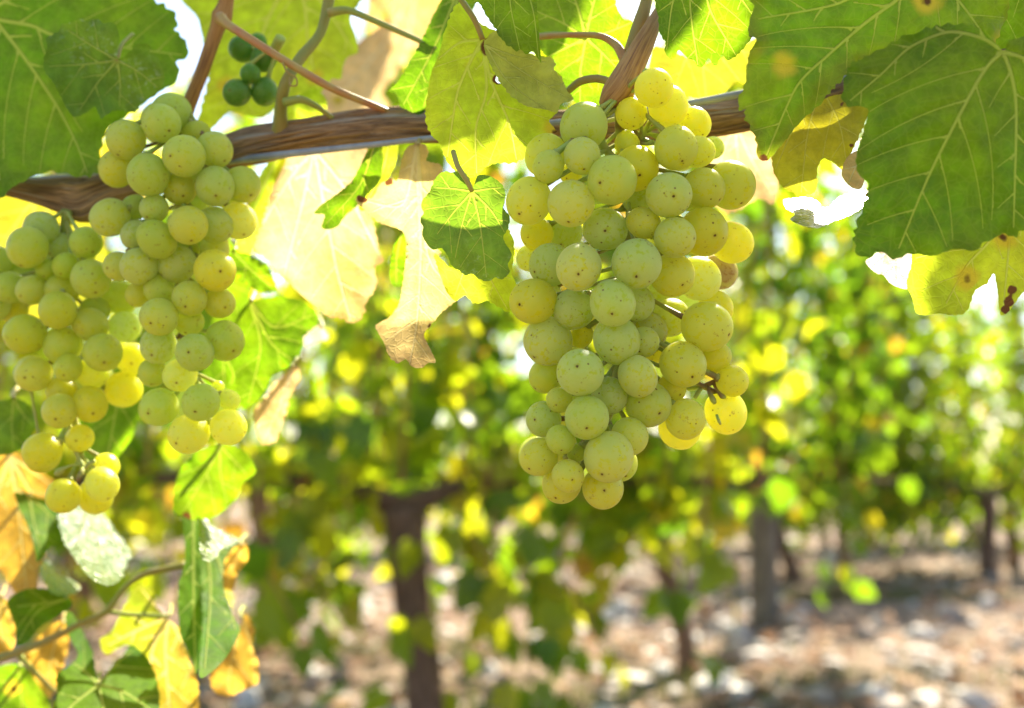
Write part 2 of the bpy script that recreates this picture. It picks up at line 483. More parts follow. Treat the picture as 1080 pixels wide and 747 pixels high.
def bg_leaf_mat():
    t = NT("vine_foliage")
    a = t.attr("tint").outputs["Fac"]
    co = t.coord(False)
    def ramp(stops):
        r = t.n("ShaderNodeValToRGB"); e = r.color_ramp.elements
        r.color_ramp.interpolation = 'LINEAR'
        e[0].position, e[0].color = stops[0][0], (*stops[0][1], 1)
        e[1].position, e[1].color = stops[-1][0], (*stops[-1][1], 1)
        for p, c in stops[1:-1]:
            q = e.new(p); q.color = (*c, 1)
        t.put(r.inputs[0], a)
        return r.outputs[0]
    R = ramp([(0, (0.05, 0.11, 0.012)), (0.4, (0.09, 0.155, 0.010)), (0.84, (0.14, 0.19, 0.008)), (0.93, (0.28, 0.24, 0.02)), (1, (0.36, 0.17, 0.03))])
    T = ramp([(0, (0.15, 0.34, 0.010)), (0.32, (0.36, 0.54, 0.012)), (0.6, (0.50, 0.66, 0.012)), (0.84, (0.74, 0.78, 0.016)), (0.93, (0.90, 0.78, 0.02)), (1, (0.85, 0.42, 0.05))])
    nz = t.noise(co, 60, 3)
    pb = t.n("ShaderNodeBsdfPrincipled"); t.put(pb.inputs["Base Color"], R)
    t.put(pb.inputs["Roughness"], t.step(nz, 0.3, 0.7, 0.24, 0.44)); pb.inputs["Specular IOR Level"].default_value = 0.4
    t.put(pb.inputs["Normal"], t.bump(nz, 0.5, 0.004))
    tr = t.n("ShaderNodeBsdfTranslucent"); t.put(tr.inputs[0], T)
    mx = t.n("ShaderNodeMixShader"); mx.inputs[0].default_value = 0.54
    t.t.links.new(pb.outputs[0], mx.inputs[1]); t.t.links.new(tr.outputs[0], mx.inputs[2])
    return t.surf(mx.outputs[0])
M_FOLIAGE = bg_leaf_mat()

def tint_mat(name, stops, rough=0.8, nscale=30, bump=0.4, bdist=0.01, spec=0.35, trans=0.0):
    t = NT(name)
    a = t.attr("tint").outputs["Fac"]
    r = t.n("ShaderNodeValToRGB"); e = r.color_ramp.elements
    e[0].position, e[0].color = stops[0][0], (*stops[0][1], 1)
    e[1].position, e[1].color = stops[-1][0], (*stops[-1][1], 1)
    for p, c in stops[1:-1]:
        q = e.new(p); q.color = (*c, 1)
    t.put(r.inputs[0], a)
    nz = t.noise(t.coord(False), nscale, 5, 0.6)
    k = t.step(nz, 0.25, 0.75, 0.65, 1.25)
    g = t.n("ShaderNodeCombineXYZ")
    for q in range(3): t.put(g.inputs[q], k)
    C = t.mix(1.0, r.outputs[0], g.outputs[0], 'MULTIPLY')
    pb = t.n("ShaderNodeBsdfPrincipled"); t.put(pb.inputs["Base Color"], C)
    pb.inputs["Roughness"].default_value = rough; pb.inputs["Specular IOR Level"].default_value = spec
    t.put(pb.inputs["Normal"], t.bump(nz, bump, bdist))
    if not trans:
        return t.surf(pb.outputs[0])
    tr = t.n("ShaderNodeBsdfTranslucent"); t.put(tr.inputs[0], C)
    mx = t.n("ShaderNodeMixShader"); mx.inputs[0].default_value = trans
    t.t.links.new(pb.outputs[0], mx.inputs[1]); t.t.links.new(tr.outputs[0], mx.inputs[2])
    return t.surf(mx.outputs[0])

M_STONE = tint_mat("pale_stone", [(0, (0.16, 0.12, 0.09)), (0.4, (0.32, 0.25, 0.20)), (0.7, (0.46, 0.40, 0.36)), (1, (0.66, 0.63, 0.60))], 0.65, 25, 0.5, 0.01, 0.5)
M_ROCK_PALE = tint_mat("pale_rock", [(0, (0.45, 0.40, 0.36)), (1, (0.62, 0.58, 0.55))], 0.6, 18, 0.6, 0.02, 0.5)
M_ROCK_BROWN = tint_mat("brown_rock", [(0, (0.20, 0.14, 0.10)), (1, (0.30, 0.22, 0.17))], 0.8, 18, 0.6, 0.02, 0.3)
M_LITTER = tint_mat("dry_leaves", [(0, (0.16, 0.08, 0.04)), (0.5, (0.36, 0.19, 0.10)), (1, (0.48, 0.33, 0.20))], 0.7, 40, 0.3, 0.005, 0.3, 0.25)
M_GRASS = tint_mat("weeds", [(0, (0.05, 0.09, 0.02)), (0.6, (0.13, 0.17, 0.03)), (1, (0.34, 0.28, 0.10))], 0.6, 40, 0.2, 0.005, 0.3, 0.35)

def ground_mat():
    t = NT("stony_soil")
    tc = t.n("ShaderNodeTexCoord"); co = tc.outputs["Object"]
    a = t.noise(co, 0.9, 5, 0.6); b = t.noise(co, 7, 6, 0.65); c = t.noise(co, 45, 5, 0.7)
    C = t.mix(t.step(a, 0.35, 0.65), (0.15, 0.10, 0.07), (0.26, 0.19, 0.135))
    C = t.mix(t.step(b, 0.45, 0.7), C, (0.15, 0.10, 0.065))
    C = t.mix(t.step(c, 0.55, 0.75), C, (0.42, 0.34, 0.27))
    pb = t.n("ShaderNodeBsdfPrincipled"); t.put(pb.inputs["Base Color"], C); pb.inputs["Roughness"].default_value = 0.9
    pb.inputs["Specular IOR Level"].default_value = 0.2
    t.put(pb.inputs["Normal"], t.bump(t.math('ADD', t.math('MULTIPLY', b, 1.0), t.math('MULTIPLY', c, 0.35)), 0.9, 0.05))
    return t.surf(pb.outputs[0])
M_GROUND = ground_mat()

# ------------------------------------------------------------------ the setting: ground
def ground_z(x, y):
    return 0.025 * np.sin(x * 1.7 + 0.6 * np.sin(y * 1.1)) * np.sin(y * 1.9 + 0.4) + 0.012 * np.sin(x * 5.1 + y * 3.3)

xs = np.unique(np.concatenate([np.linspace(-150, -10, 12), np.linspace(-10, 12, 150), np.linspace(12, 150, 12)]))
ys = np.unique(np.concatenate([np.linspace(-120, -4, 12), np.linspace(-4, 16, 150), np.linspace(16, 300, 14)]))
XX, YY = np.meshgrid(xs, ys)
ZZ = ground_z(XX, YY) * np.clip(1 - np.hypot(XX, YY - 4) / 16, 0, 1)
Vg = np.stack([XX, YY, ZZ], -1).reshape(-1, 3)
nx, ny = len(xs), len(ys)
ii = np.arange(ny - 1)[:, None] * nx + np.arange(nx - 1)[None, :]
Fg = np.stack([ii, ii + 1, ii + nx + 1, ii + nx], -1).reshape(-1, 4)
ground = obj("ground", mesh_np("ground", Vg, Fg), M_GROUND)
tag(ground, "stony pale brown vineyard soil under the vine rows", None, None, "structure")

# stones
def stone_template(rng):
    bm = bmesh.new()
    bmesh.ops.create_icosphere(bm, subdivisions=2, radius=1)
    v = np.array([p.co[:] for p in bm.verts]); f = np.array([[q.index for q in p.verts] for p in bm.faces])
    bm.free()
    for _ in range(7):       # chop facets
        d = rng.normal(size=3); d /= np.linalg.norm(d)
        h = rng.uniform(0.55, 0.85)
        s = v @ d
        v = v - np.maximum(s - h, 0)[:, None] * d
    v *= np.array([rng.uniform(0.8, 1.3), rng.uniform(0.7, 1.0), rng.uniform(0.45, 0.7)])
    return v, f

STONES = [stone_template(np.random.default_rng(50 + k)) for k in range(8)]
def scatter_stones(n, seed):
    rng = np.random.default_rng(seed)
    V, F, T = [], [], []
    off = 0
    for k in range(n):
        y = 2.4 + 12 * rng.random() ** 1.6
        x = rng.uniform(-0.75, 0.75) * (y + 0.6)
        s = float(np.clip(rng.lognormal(-3.55, 0.55), 0.012, 0.11))
        v, f = STONES[rng.integers(8)]
        a = rng.uniform(0, 6.28); c, q = math.cos(a), math.sin(a)
        R = np.array([[c, -q, 0], [q, c, 0], [0, 0, 1]])
        w = (v * s) @ R.T + np.array([x, y, ground_z(x, y) * max(0, 1 - math.hypot(x, y - 4) / 16) + s * 0.12])
        V.append(w); F.append(f + off); T.append(np.full(len(v), rng.random())); off += len(v)
    return mesh_np("gravel", np.concatenate(V), np.concatenate(F), smooth=False, attrs={"tint": np.concatenate(T)})
tag(obj("gravel", scatter_stones(3600, 3), M_STONE), "loose pale stones strewn over the vineyard soil", None, None, "stuff")

# ------------------------------------------------------------------ small leaf template (for crowns)
_half = [(0.0, 0.0), (0.10, 0.09), (0.22, 0.14), (0.33, 0.08), (0.43, -0.04), (0.36, -0.13), (0.44, -0.20), (0.55, -0.36), (0.50, -0.50),
         (0.38, -0.47), (0.36, -0.60), (0.28, -0.74), (0.17, -0.90), (0.0, -1.06)]
LT = np.array(_half + [(-x, y) for x, y in reversed(_half[1:-1])])
LT = np.concatenate([LT, [[0, -0.22], [0, -0.55], [0, -0.8]]])
_n = len(LT) - 3
_cdt = delaunay_2d_cdt([Vector(p) for p in LT], [(0, _n), (_n, _n + 1), (_n + 1, _n + 2), (_n + 2, 13)], [list(range(_n))], 1, 1e-6)
LT_V = np.array([v[:] for v in _cdt[0]]); LT_F = np.array([f[:] for f in _cdt[2]])

def leaf_cloud(centers, sizes, rng, face_dir=None, spread=0.9, tint=None):
    """many separate vine leaves as one foliage mesh; leaf hangs tip down with scattered tilt"""
    n = len(centers)
    m = len(LT_V)
    x, y = LT_V[:, 0], LT_V[:, 1]
    fold = rng.uniform(-0.35, 0.55, n)[:, None]; cup = rng.uniform(-0.5, 0.5, n)[:, None]; tw = rng.uniform(-0.3, 0.3, n)[:, None]
    X = x[None, :] * (1 - 0.15 * np.abs(fold)); Y = np.repeat(y[None, :], n, 0)
    Z = fold * np.abs(x)[None, :] + cup * ((y + 0.4) ** 2)[None, :] + tw * (x * y)[None, :]
    L = np.stack([X, Y, Z], -1) * sizes[:, None, None]
    yaw = rng.uniform(0, 2 * np.pi, n) if face_dir is None else face_dir + rng.normal(0, spread, n)
    pit = rng.normal(0.45, 0.45, n)          # nose up: blade faces the sky a little
    rol = rng.normal(0, 0.5, n)
    cyw, syw = np.cos(yaw), np.sin(yaw)
    tip = np.stack([-np.sin(pit) * cyw, -np.sin(pit) * syw, -np.cos(pit)], -1)
    nor = np.stack([np.cos(pit) * cyw, np.cos(pit) * syw, -np.sin(pit)], -1) * -1
    ax = np.cross(tip, nor)
    cr, sr = np.cos(rol)[:, None], np.sin(rol)[:, None]
    ax2 = ax * cr + tip * sr; tip2 = tip * cr - ax * sr
    W = L[..., 0:1] * ax2[:, None, :] - L[..., 1:2] * tip2[:, None, :] + L[..., 2:3] * nor[:, None, :]
    W = W + centers[:, None, :]
    F = (LT_F[None] + (np.arange(n) * m)[:, None, None]).reshape(-1, 3)
    if tint is None:
        tint = np.clip(rng.beta(1.6, 2.0, n), 0, 0.86)
        hot = rng.random(n)
        tint = np.where(hot > 0.93, rng.uniform(0.88, 1.0, n), tint)
    return W.reshape(-1, 3), F, np.repeat(tint, m), W

# ------------------------------------------------------------------ background vines
def make_vine(loc, label, trunk_px=None, trunk_r=0.05, lean=(0, 0), cordon=0.72, top=2.0, halfw=0.85, depth=0.28, n=520, seed=0,
              leaf=0.078, hang=6, dim=1.0, row=(1.0, 0.35), group="vines of the rows behind"):
    rng = np.random.default_rng(seed)
    root = empty("grape_vine", loc, label, "grape vine", group)
    L = np.array(loc)
    r2 = np.array([row[0], row[1], 0]) / np.hypot(*row); nn = np.array([-r2[1], r2[0], 0])
    pts = [(lean[0] * t + 0.015 * math.sin(t * 7 + seed), lean[1] * t, -0.06 + (cordon + 0.06) * t) for t in (0, 0.25, 0.5, 0.75, 1)]
    rad = [trunk_r * 1.25, trunk_r, trunk_r * 0.95, trunk_r * 1.0, trunk_r * 1.15]
    tube_obj("trunk", tube_data(pts, rad, 16, 0.10, 0.10, seed), M_TRUNK, root)
    head = np.array(pts[-1])
    arms = []
    for sgn in (-1, 1):
        q = [head, head + r2 * sgn * 0.18 + [0, 0, 0.06], head + r2 * sgn * halfw * 0.55 + [0, 0, 0.07], head + r2 * sgn * halfw + [0, 0, 0.05]]
        arms.append(tube_data(q, [trunk_r * 0.7, trunk_r * 0.45, trunk_r * 0.33, trunk_r * 0.2], 8, 0.1, 0.1, seed + 3))
    tube_obj("arm", arms, M_TRUNK, root)
    canes = []
    cl = []
    ns = int(halfw * 20)
    for k in range(ns):
        s = rng.uniform(-halfw, halfw)
        b = head + r2 * s + nn * rng.normal(0, 0.03) + [0, 0, 0.06]
        h = (top - cordon) * rng.uniform(0.65, 1.05)
        dx, dn = rng.normal(0, 0.12), rng.normal(0, depth * 0.6)
        q = [b, b + [0, 0, h * 0.35] + r2 * dx * 0.3 + nn * dn * 0.5, b + [0, 0, h * 0.75] + r2 * dx + nn * dn, b + [0, 0, h] + r2 * dx * 1.7 + nn * dn * 1.6]
        canes.append(tube_data(q, [0.006, 0.005, 0.004, 0.002], 5, step=0.06))
        cc = catmull(np.array(q), 0.05)
        cl.append(cc)
    for k in range(hang):           # shoots that hang down from the cordon
        s = rng.uniform(-halfw, halfw)
        b = head + r2 * s + [0, 0, 0.05]
        dn = rng.choice([-1, 1]) * rng.uniform(0.12, 0.28); h = rng.uniform(0.2, 0.48)
        q = [b, b + nn * dn * 0.7 + [0, 0, 0.10], b + nn * dn + r2 * rng.normal(0, 0.08) + [0, 0, -h * 0.4], b + nn * dn * 1.1 + r2 * rng.normal(0, 0.1) + [0, 0, -h]]
        canes.append(tube_data(q, [0.005, 0.004, 0.004, 0.002], 5, step=0.06))
        cl.append(catmull(np.array(q), 0.04))
    tube_obj("shoots", canes, M_SHOOT, root)
    A = np.concatenate(cl)
    C = A[rng.integers(len(A), size=n)] + rng.normal(0, 0.065, (n, 3)) + nn * rng.normal(0, depth * 0.25, n)[:, None]
    S = leaf * rng.uniform(0.65, 1.25, n)
    V, F, T, _ = leaf_cloud(C, S, rng)
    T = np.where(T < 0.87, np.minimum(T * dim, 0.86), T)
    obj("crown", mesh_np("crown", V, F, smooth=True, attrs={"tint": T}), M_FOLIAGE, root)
    return root

def gxy(px, py):
    g = G(px, py); return (g.x, g.y, 0.0)
def at(px, d):
    return ((px - 540) * K * d, d, 0.0)

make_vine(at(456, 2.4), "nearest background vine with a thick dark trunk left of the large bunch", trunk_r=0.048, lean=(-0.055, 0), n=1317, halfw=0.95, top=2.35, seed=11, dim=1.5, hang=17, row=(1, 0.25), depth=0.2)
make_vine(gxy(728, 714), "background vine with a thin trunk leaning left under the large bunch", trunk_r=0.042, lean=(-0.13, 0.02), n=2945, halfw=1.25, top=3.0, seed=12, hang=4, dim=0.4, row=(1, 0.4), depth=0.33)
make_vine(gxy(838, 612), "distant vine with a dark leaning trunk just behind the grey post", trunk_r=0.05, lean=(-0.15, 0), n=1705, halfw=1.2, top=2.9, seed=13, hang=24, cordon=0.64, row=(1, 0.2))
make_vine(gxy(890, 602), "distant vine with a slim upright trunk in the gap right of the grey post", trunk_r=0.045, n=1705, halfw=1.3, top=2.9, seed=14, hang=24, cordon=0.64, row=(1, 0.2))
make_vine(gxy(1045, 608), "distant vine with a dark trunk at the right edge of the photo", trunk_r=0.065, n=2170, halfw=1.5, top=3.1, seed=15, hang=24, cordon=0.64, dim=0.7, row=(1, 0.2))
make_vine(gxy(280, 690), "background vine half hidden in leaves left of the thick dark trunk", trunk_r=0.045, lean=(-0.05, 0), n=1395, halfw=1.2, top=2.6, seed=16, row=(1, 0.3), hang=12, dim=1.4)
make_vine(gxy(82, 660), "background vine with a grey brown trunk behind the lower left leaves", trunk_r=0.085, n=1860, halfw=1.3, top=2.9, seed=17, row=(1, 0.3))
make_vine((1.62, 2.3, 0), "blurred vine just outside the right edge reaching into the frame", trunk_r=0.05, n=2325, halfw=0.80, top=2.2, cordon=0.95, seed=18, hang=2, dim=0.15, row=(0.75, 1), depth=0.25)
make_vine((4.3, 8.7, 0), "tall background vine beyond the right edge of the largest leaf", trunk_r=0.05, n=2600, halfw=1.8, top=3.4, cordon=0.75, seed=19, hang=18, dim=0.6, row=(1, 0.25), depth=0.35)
for k, x in enumerate(np.linspace(-6.5, 9.5, 9)):
    make_vine((x, 10.8 + 0.22 * x + 0.3 * math.sin(k * 2.1), 0), "far vine of the hindmost row closing the view", n=1705, halfw=1.25, top=3.3, leaf=0.12, hang=22, cordon=0.62, seed=40 + k, row=(1, 0.22), depth=0.4, group="vines of the hindmost row")

# trellis post
pg = gxy(806, 657)
post = tube_obj("trellis_post", tube_data([(0, 0, -0.1), (0.01, 0, 0.5), (0.02, 0, 1.1), (0.03, 0, 1.75)], [0.078, 0.075, 0.072, 0.07], 18, 0.03, 0.02, 5), M_POST)
post.location = pg
tag(post, "thick grey weathered trellis post standing right of the leaning vine trunk", "post")

# rocks on the ground
def rock(px, py, wpx, hpx, label, mat, seed):
    g = G(px, py)
    v, f = stone_template(np.random.default_rng(seed))
    d = g.y
    w = wpx * K * d / 2; h = hpx * K * d
    v = v / np.abs(v).max(0)
    v = v * np.array([w, w * 0.8, h * 0.62])
    v[:, 2] += h * 0.35
    rng = np.random.default_rng(seed)
    o = obj("rock", mesh_np("rock", v, f, smooth=False, attrs={"tint": np.full(len(v), rng.random())}), mat)
    o.location = (g.x, g.y, 0)
    o.rotation_euler = (0, 0, 0)
    tag(o, label, "rock", "larger rocks on the vineyard soil")

rock(529, 745, 40, 40, "brown pyramid shaped rock at the bottom right of the thick dark trunk", M_ROCK_BROWN, 71)
rock(511, 718, 30, 22, "bright white rock just behind the brown pyramid shaped rock", M_ROCK_PALE, 72)
rock(651, 652, 34, 20, "pale rounded rock left of the leaning thin trunk", M_ROCK_PALE, 73)
rock(772, 672, 28, 16, "pale rock in the shadow stripe left of the grey post", M_ROCK_PALE, 74)
rock(628, 716, 26, 14, "small pale flat rock below the largest bunch at the edge of shade", M_ROCK_PALE, 75)
rock(700, 716, 22, 17, "small pale rock touching the foot of the leaning thin trunk", M_ROCK_PALE, 76)
rock(773, 738, 44, 16, "flat long pale rock at the bottom below the grey post", M_ROCK_PALE, 77)
rock(840, 660, 24, 16, "white rock just right of the grey post foot", M_ROCK_PALE, 78)
rock(919, 740, 50, 16, "long flat white rock at the bottom right", M_ROCK_PALE, 79)
rock(471, 622, 36, 20, "bright white rock right behind the thick dark trunk", M_ROCK_PALE, 80)
rock(329, 722, 26, 22, "pale rock left of the thick dark trunk at the bottom", M_ROCK_PALE, 81)
rock(1044, 642, 20, 14, "white rock near the trunk at the right edge", M_ROCK_PALE, 82)

# dry leaf litter and weeds
rng = np.random.default_rng(21)
n = 1500
yy = 2.6 + 9 * rng.random(n) ** 1.5; xx = rng.uniform(-0.7, 0.7, n) * (yy + 0.5)
C = np.stack([xx, yy, 0.02 + 0.03 * rng.random(n)], -1)
m = len(LT_V)
ang = rng.uniform(0, 6.28, n); sz = rng.uniform(0.04, 0.09, n)
Lx = LT_V[None, :, 0] * sz[:, None]; Ly = (LT_V[None, :, 1] + 0.5) * sz[:, None]
til = rng.normal(0, 0.35, (n, 2))
W = np.stack([Lx * np.cos(ang)[:, None] - Ly * np.sin(ang)[:, None], Lx * np.sin(ang)[:, None] + Ly * np.cos(ang)[:, None],
              np.abs(Lx * til[:, :1] + Ly * til[:, 1:]) + 0.5 * (Lx ** 2 + Ly ** 2) / sz[:, None]], -1) + C[:, None, :]
F = (LT_F[None] + (np.arange(n) * m)[:, None, None]).reshape(-1, 3)
tag(obj("leaf_litter", mesh_np("leaf_litter", W.reshape(-1, 3), F, attrs={"tint": np.repeat(rng.random(n), m)}), M_LITTER), "fallen dry brown vine leaves on the soil", None, None, "stuff")

n = 5200
band = rng.integers(0, 4, n)
by = np.array([3.9, 4.6, 3.55, 6.6])[band] + rng.normal(0, 0.13, n)
bx = np.where(rng.random(n) < 0.75, rng.normal(np.array([1.1, -0.4, 0.2, 2.3])[band], 0.5), rng.uniform(-2, 3.5, n))
hgt = rng.uniform(0.02, 0.09, n); a = rng.uniform(0, 6.28, n); w = 0.004
dx, dy = np.cos(a), np.sin(a); lean = rng.uniform(0, 0.6, n) * hgt
B = np.stack([bx, by, np.full(n, 0.0)], -1)
v0 = B + np.stack([-dy * w, dx * w, 0 * w * dx], -1); v1 = B - np.stack([-dy * w, dx * w, 0 * dx], -1)
v2 = B + np.stack([dx * lean, dy * lean, hgt], -1)
V = np.stack([v0, v1, v2], 1).reshape(-1, 3); F = np.arange(3 * n).reshape(-1, 3)
tag(obj("grass", mesh_np("grass", V, F, attrs={"tint": np.repeat(rng.random(n), 3)}), M_GRASS), "low weeds and grass tufts in strips on the soil", None, None, "stuff")

# ------------------------------------------------------------------ hero leaves
def seg_dist(P2, poly):
    """distance of points to polyline and parameter (0..1) along"""
    a, b = poly[:-1], poly[1:]
    best = np.full(len(P2), 1e9); par = np.zeros(len(P2))
    ln = np.linalg.norm(b - a, axis=1); cum = np.concatenate([[0], np.cumsum(ln)]); tot = max(cum[-1], 1e-6)
    for k in range(len(a)):
        ab = b[k] - a[k]
        t = np.clip(((P2 - a[k]) @ ab) / max(ab @ ab, 1e-9), 0, 1)
        d = np.linalg.norm(P2 - (a[k] + t[:, None] * ab), axis=1)
        q = d < best
        best = np.where(q, d, best); par = np.where(q, (cum[k] + t * ln[k]) / tot, par)
    return best, par

def inside(P2, poly):
    x, y = P2[:, 0], P2[:, 1]
    c = np.zeros(len(P2), bool)
    j = len(poly) - 1
    for i in range(len(poly)):
        xi, yi = poly[i]; xj, yj = poly[j]
        if yi != yj:
            c ^= ((yi > y) != (yj > y)) & (x < (xj - xi) * (y - yi) / (yj - yi) + xi)
        j = i
    return c

LEAVES = []
def vine_leaf(label, outline, base, tips, d, mat, sx=0.0, sy=0.0, teeth=(2.0, 9.0), cup=0.0, fold=0.0, wave=3.0, quilt=1.3,
              petiole=None, seed=None, grid=4.5, sec=34, holes=(), scars=(), roll=None, pr=0.9, group="leaves of the foreground vine"):
    seed = len(LEAVES) + 100 if seed is None else seed
    rng = np.random.default_rng(seed)
    o = np.array(outline, float)
    area = 0.5 * np.sum(o[:, 0] * np.roll(o[:, 1], -1) - np.roll(o[:, 0], -1) * o[:, 1])
    if area < 0: o = o[::-1]
    c = catmull(o, 1.7, True)
    s = np.concatenate([[0], np.cumsum(np.linalg.norm(np.diff(c, axis=0), axis=1))])
    tg = np.roll(c, -1, 0) - np.roll(c, 1, 0); tg /= np.linalg.norm(tg, axis=1)[:, None] + 1e-9
    nr = np.stack([tg[:, 1], -tg[:, 0]], -1)
    amp, wl = teeth
    if amp > 0:
        ph = s / wl + 0.35 * np.sin(s / wl * 0.9 + seed) + 0.2 * np.sin(s / wl * 2.3 + 2 * seed)
        fr = ph - np.floor(ph)
        saw = np.where(fr < 0.62, fr / 0.62, (1 - fr) / 0.38)
        mod = 0.6 + 0.4 * np.sin(np.floor(ph) * 12.9898 + seed)
        c = c + nr * (amp * (saw * mod - 0.35))[:, None]
    c = c + rng.normal(0, 0.12, c.shape)
    size = max(np.ptp(c[:, 0]), np.ptp(c[:, 1]))
    base = np.array(base, float)
    # primary veins
    prim = []
    for tp in tips:
        q = np.array([base] + [np.array(p, float) for p in (tp if isinstance(tp[0], (tuple, list)) else [tp])])
        if len(q) == 2:
            mid = (q[0] + q[1]) / 2; n_ = np.array([-(q[1] - q[0])[1], (q[1] - q[0])[0]])
            q = np.array([q[0], mid + n_ * rng.uniform(-0.05, 0.05), q[1]])
        prim.append(catmull(q, 4.0))
    secs = []
    for k, pv in enumerate(prim):
        L = np.concatenate([[0], np.cumsum(np.linalg.norm(np.diff(pv, axis=0), axis=1))])
        tot = L[-1]
        side = 1
        at_ = 16 + rng.uniform(0, 8)
        while at_ < tot - 8:
            i = min(np.searchsorted(L, at_), len(pv) - 2)
            t = pv[i + 1] - pv[i]; t /= np.linalg.norm(t) + 1e-9
            a = side * math.radians(rng.uniform(42, 55))
            dr = np.array([t[0] * math.cos(a) - t[1] * math.sin(a), t[0] * math.sin(a) + t[1] * math.cos(a)])
            q = [pv[i]]; ln = 0
            mx = 0.62 * (tot - at_) + 22
            while ln < mx:
                nxt = q[-1] + dr * 4.0
                if not inside(nxt[None], c)[0]: break
                oth = [p for kk, p in enumerate(prim) if kk != k]
                if ln > 6 and any(seg_dist(nxt[None], p)[0][0] < 5 for p in oth): break
                if ln > 6 and any(seg_dist(nxt[None], p)[0][0] < 5 for p in secs): break
                q.append(nxt); ln += 4
                b = -side * 0.012
                dr = np.array([dr[0] * math.cos(b) - dr[1] * math.sin(b), dr[0] * math.sin(b) + dr[1] * math.cos(b)])
            if len(q) > 3: secs.append(np.array(q))
            at_ += sec * rng.uniform(0.4, 0.62); side = -side
    # constrained triangulation
    verts = [tuple(p) for p in c]; edges = []
    nC = len(c)
    for pl in prim + secs:
        pin = inside(pl, c)
        prev = None
        for p, ok in zip(pl, pin):
            if not ok: prev = None; continue
            verts.append(tuple(p)); idx = len(verts) - 1
            if prev is not None: edges.append((prev, idx))
            prev = idx
    x0, y0 = c.min(0); x1, y1 = c.max(0)
    gx = np.arange(x0, x1, grid); gy = np.arange(y0, y1, grid * 0.87)
    GX, GY = np.meshgrid(gx, gy); GX = GX + (np.arange(len(gy)) % 2)[:, None] * grid / 2
    gp = np.stack([GX.ravel(), GY.ravel()], -1) + rng.uniform(-0.8, 0.8, (GX.size, 2))
    gp = gp[inside(gp, c)]
    dmin = seg_dist(gp, np.concatenate([c, c[:1]]))[0]
    for pl in prim + secs:
        dmin = np.minimum(dmin, seg_dist(gp, pl)[0])
    gp = gp[dmin > 1.6]
    verts += [tuple(p) for p in gp]
    res = delaunay_2d_cdt([Vector(p) for p in verts], edges, [list(range(nC))], 1, 1e-4)
    V2 = np.array([v[:] for v in res[0]]); F = np.array([f[:] for f in res[2]])
    # extra points where a triangle bridges two veins, so veins stay thin at the forks
    vdist = np.full(len(V2), 1e3)
    for pl in prim + secs: vdist = np.minimum(vdist, seg_dist(V2, pl)[0])
    E = np.unique(np.sort(np.concatenate([F[:, [0, 1]], F[:, [1, 2]], F[:, [2, 0]]]), axis=1), axis=0)
    E = E[(vdist[E[:, 0]] < 0.3) & (vdist[E[:, 1]] < 0.3)]
    mid = (V2[E[:, 0]] + V2[E[:, 1]]) / 2
    md = np.full(len(mid), 1e3)
    for pl in prim + secs: md = np.minimum(md, seg_dist(mid, pl)[0])
    mid = mid[md > 0.5]
    if len(mid):
        verts += [tuple(p) for p in mid]
        res = delaunay_2d_cdt([Vector(p) for p in verts], edges, [list(range(nC))], 1, 1e-4)
        V2 = np.array([v[:] for v in res[0]]); F = np.array([f[:] for f in res[2]])
    for hx, hy, hr in holes:
        cen = V2[F].mean(1)
        dd = np.hypot(cen[:, 0] - hx, cen[:, 1] - hy) + 0.25 * hr * np.sin(np.arctan2(cen[:, 1] - hy, cen[:, 0] - hx) * 3 + seed)
        F = F[dd > hr]
    # attributes
    vein = np.full(len(V2), 9.0); vd = np.full(len(V2), 1e3)
    sc = np.clip(size / 170, 0.55, 1.25)
    for pl in prim:
        dd, t = seg_dist(V2, pl); w = (1.75 - 1.15 * t) * sc
        vein = np.minimum(vein, dd / w); vd = np.minimum(vd, dd)
    for pl in secs:
        dd, t = seg_dist(V2, pl); w = (0.55 - 0.3 * t) * sc
        vein = np.minimum(vein, dd / w); vd = np.minimum(vd, dd)
    ed = seg_dist(V2, np.concatenate([c, c[:1]]))[0]
    scar = np.zeros(len(V2))
    for hx, hy, hr in list(scars) + [(h[0], h[1], h[2] * 2.3) for h in holes]:
        scar = np.maximum(scar, np.clip(1.4 - np.hypot(V2[:, 0] - hx, V2[:, 1] - hy) / hr, 0, 1))
    # relief in "pixels" of depth (1 px ~ 0.3 mm)
    cx, cy_ = V2.mean(0)
    X, Y = V2[:, 0] - cx, V2[:, 1] - cy_
    z = sx * X + sy * Y
    ph = rng.uniform(0, 6.28, 4); wl2 = size * np.array([0.55, 0.8, 0.38, 0.3])
    z = z + wave * (np.sin(X / wl2[0] * 6.28 * 0.6 + ph[0]) * 0.8 + np.sin((Y + 0.4 * X) / wl2[1] * 6.28 * 0.7 + ph[1])
                    + 0.4 * np.sin((X - Y) / wl2[2] * 6.28 * 0.6 + ph[2]))
    z = z + cup * ((V2[:, 0] - base[0]) ** 2 + (V2[:, 1] - base[1]) ** 2) / size
    z = z - quilt * (1 - np.exp(-vd / 6.5))
    z = z + 0.35 * np.sin(V2[:, 0] * 0.9 + 1.3 * np.sin(V2[:, 1] * 0.4)) * np.sin(V2[:, 1] * 0.8) * np.exp(-ed / 60)
    z = z + (wave * 0.7) * np.exp(-ed / 6) * np.sin(np.arctan2(Y, X) * 9 + ph[3])
    if fold:
        md = prim[0][-1] - base; md = md / (np.linalg.norm(md) + 1e-9)
        sd = (V2[:, 0] - base[0]) * -md[1] + (V2[:, 1] - base[1]) * md[0]
        z = z + fold * np.abs(sd)
    dep = d + z * K * d
    if roll:      # (x, y, nx, ny, strength): roll up beyond a line
        rx, ry, nx_, ny_, kk = roll
        sd = np.maximum((V2[:, 0] - rx) * nx_ + (V2[:, 1] - ry) * ny_, 0)
        dep = dep + kk * sd * K * d
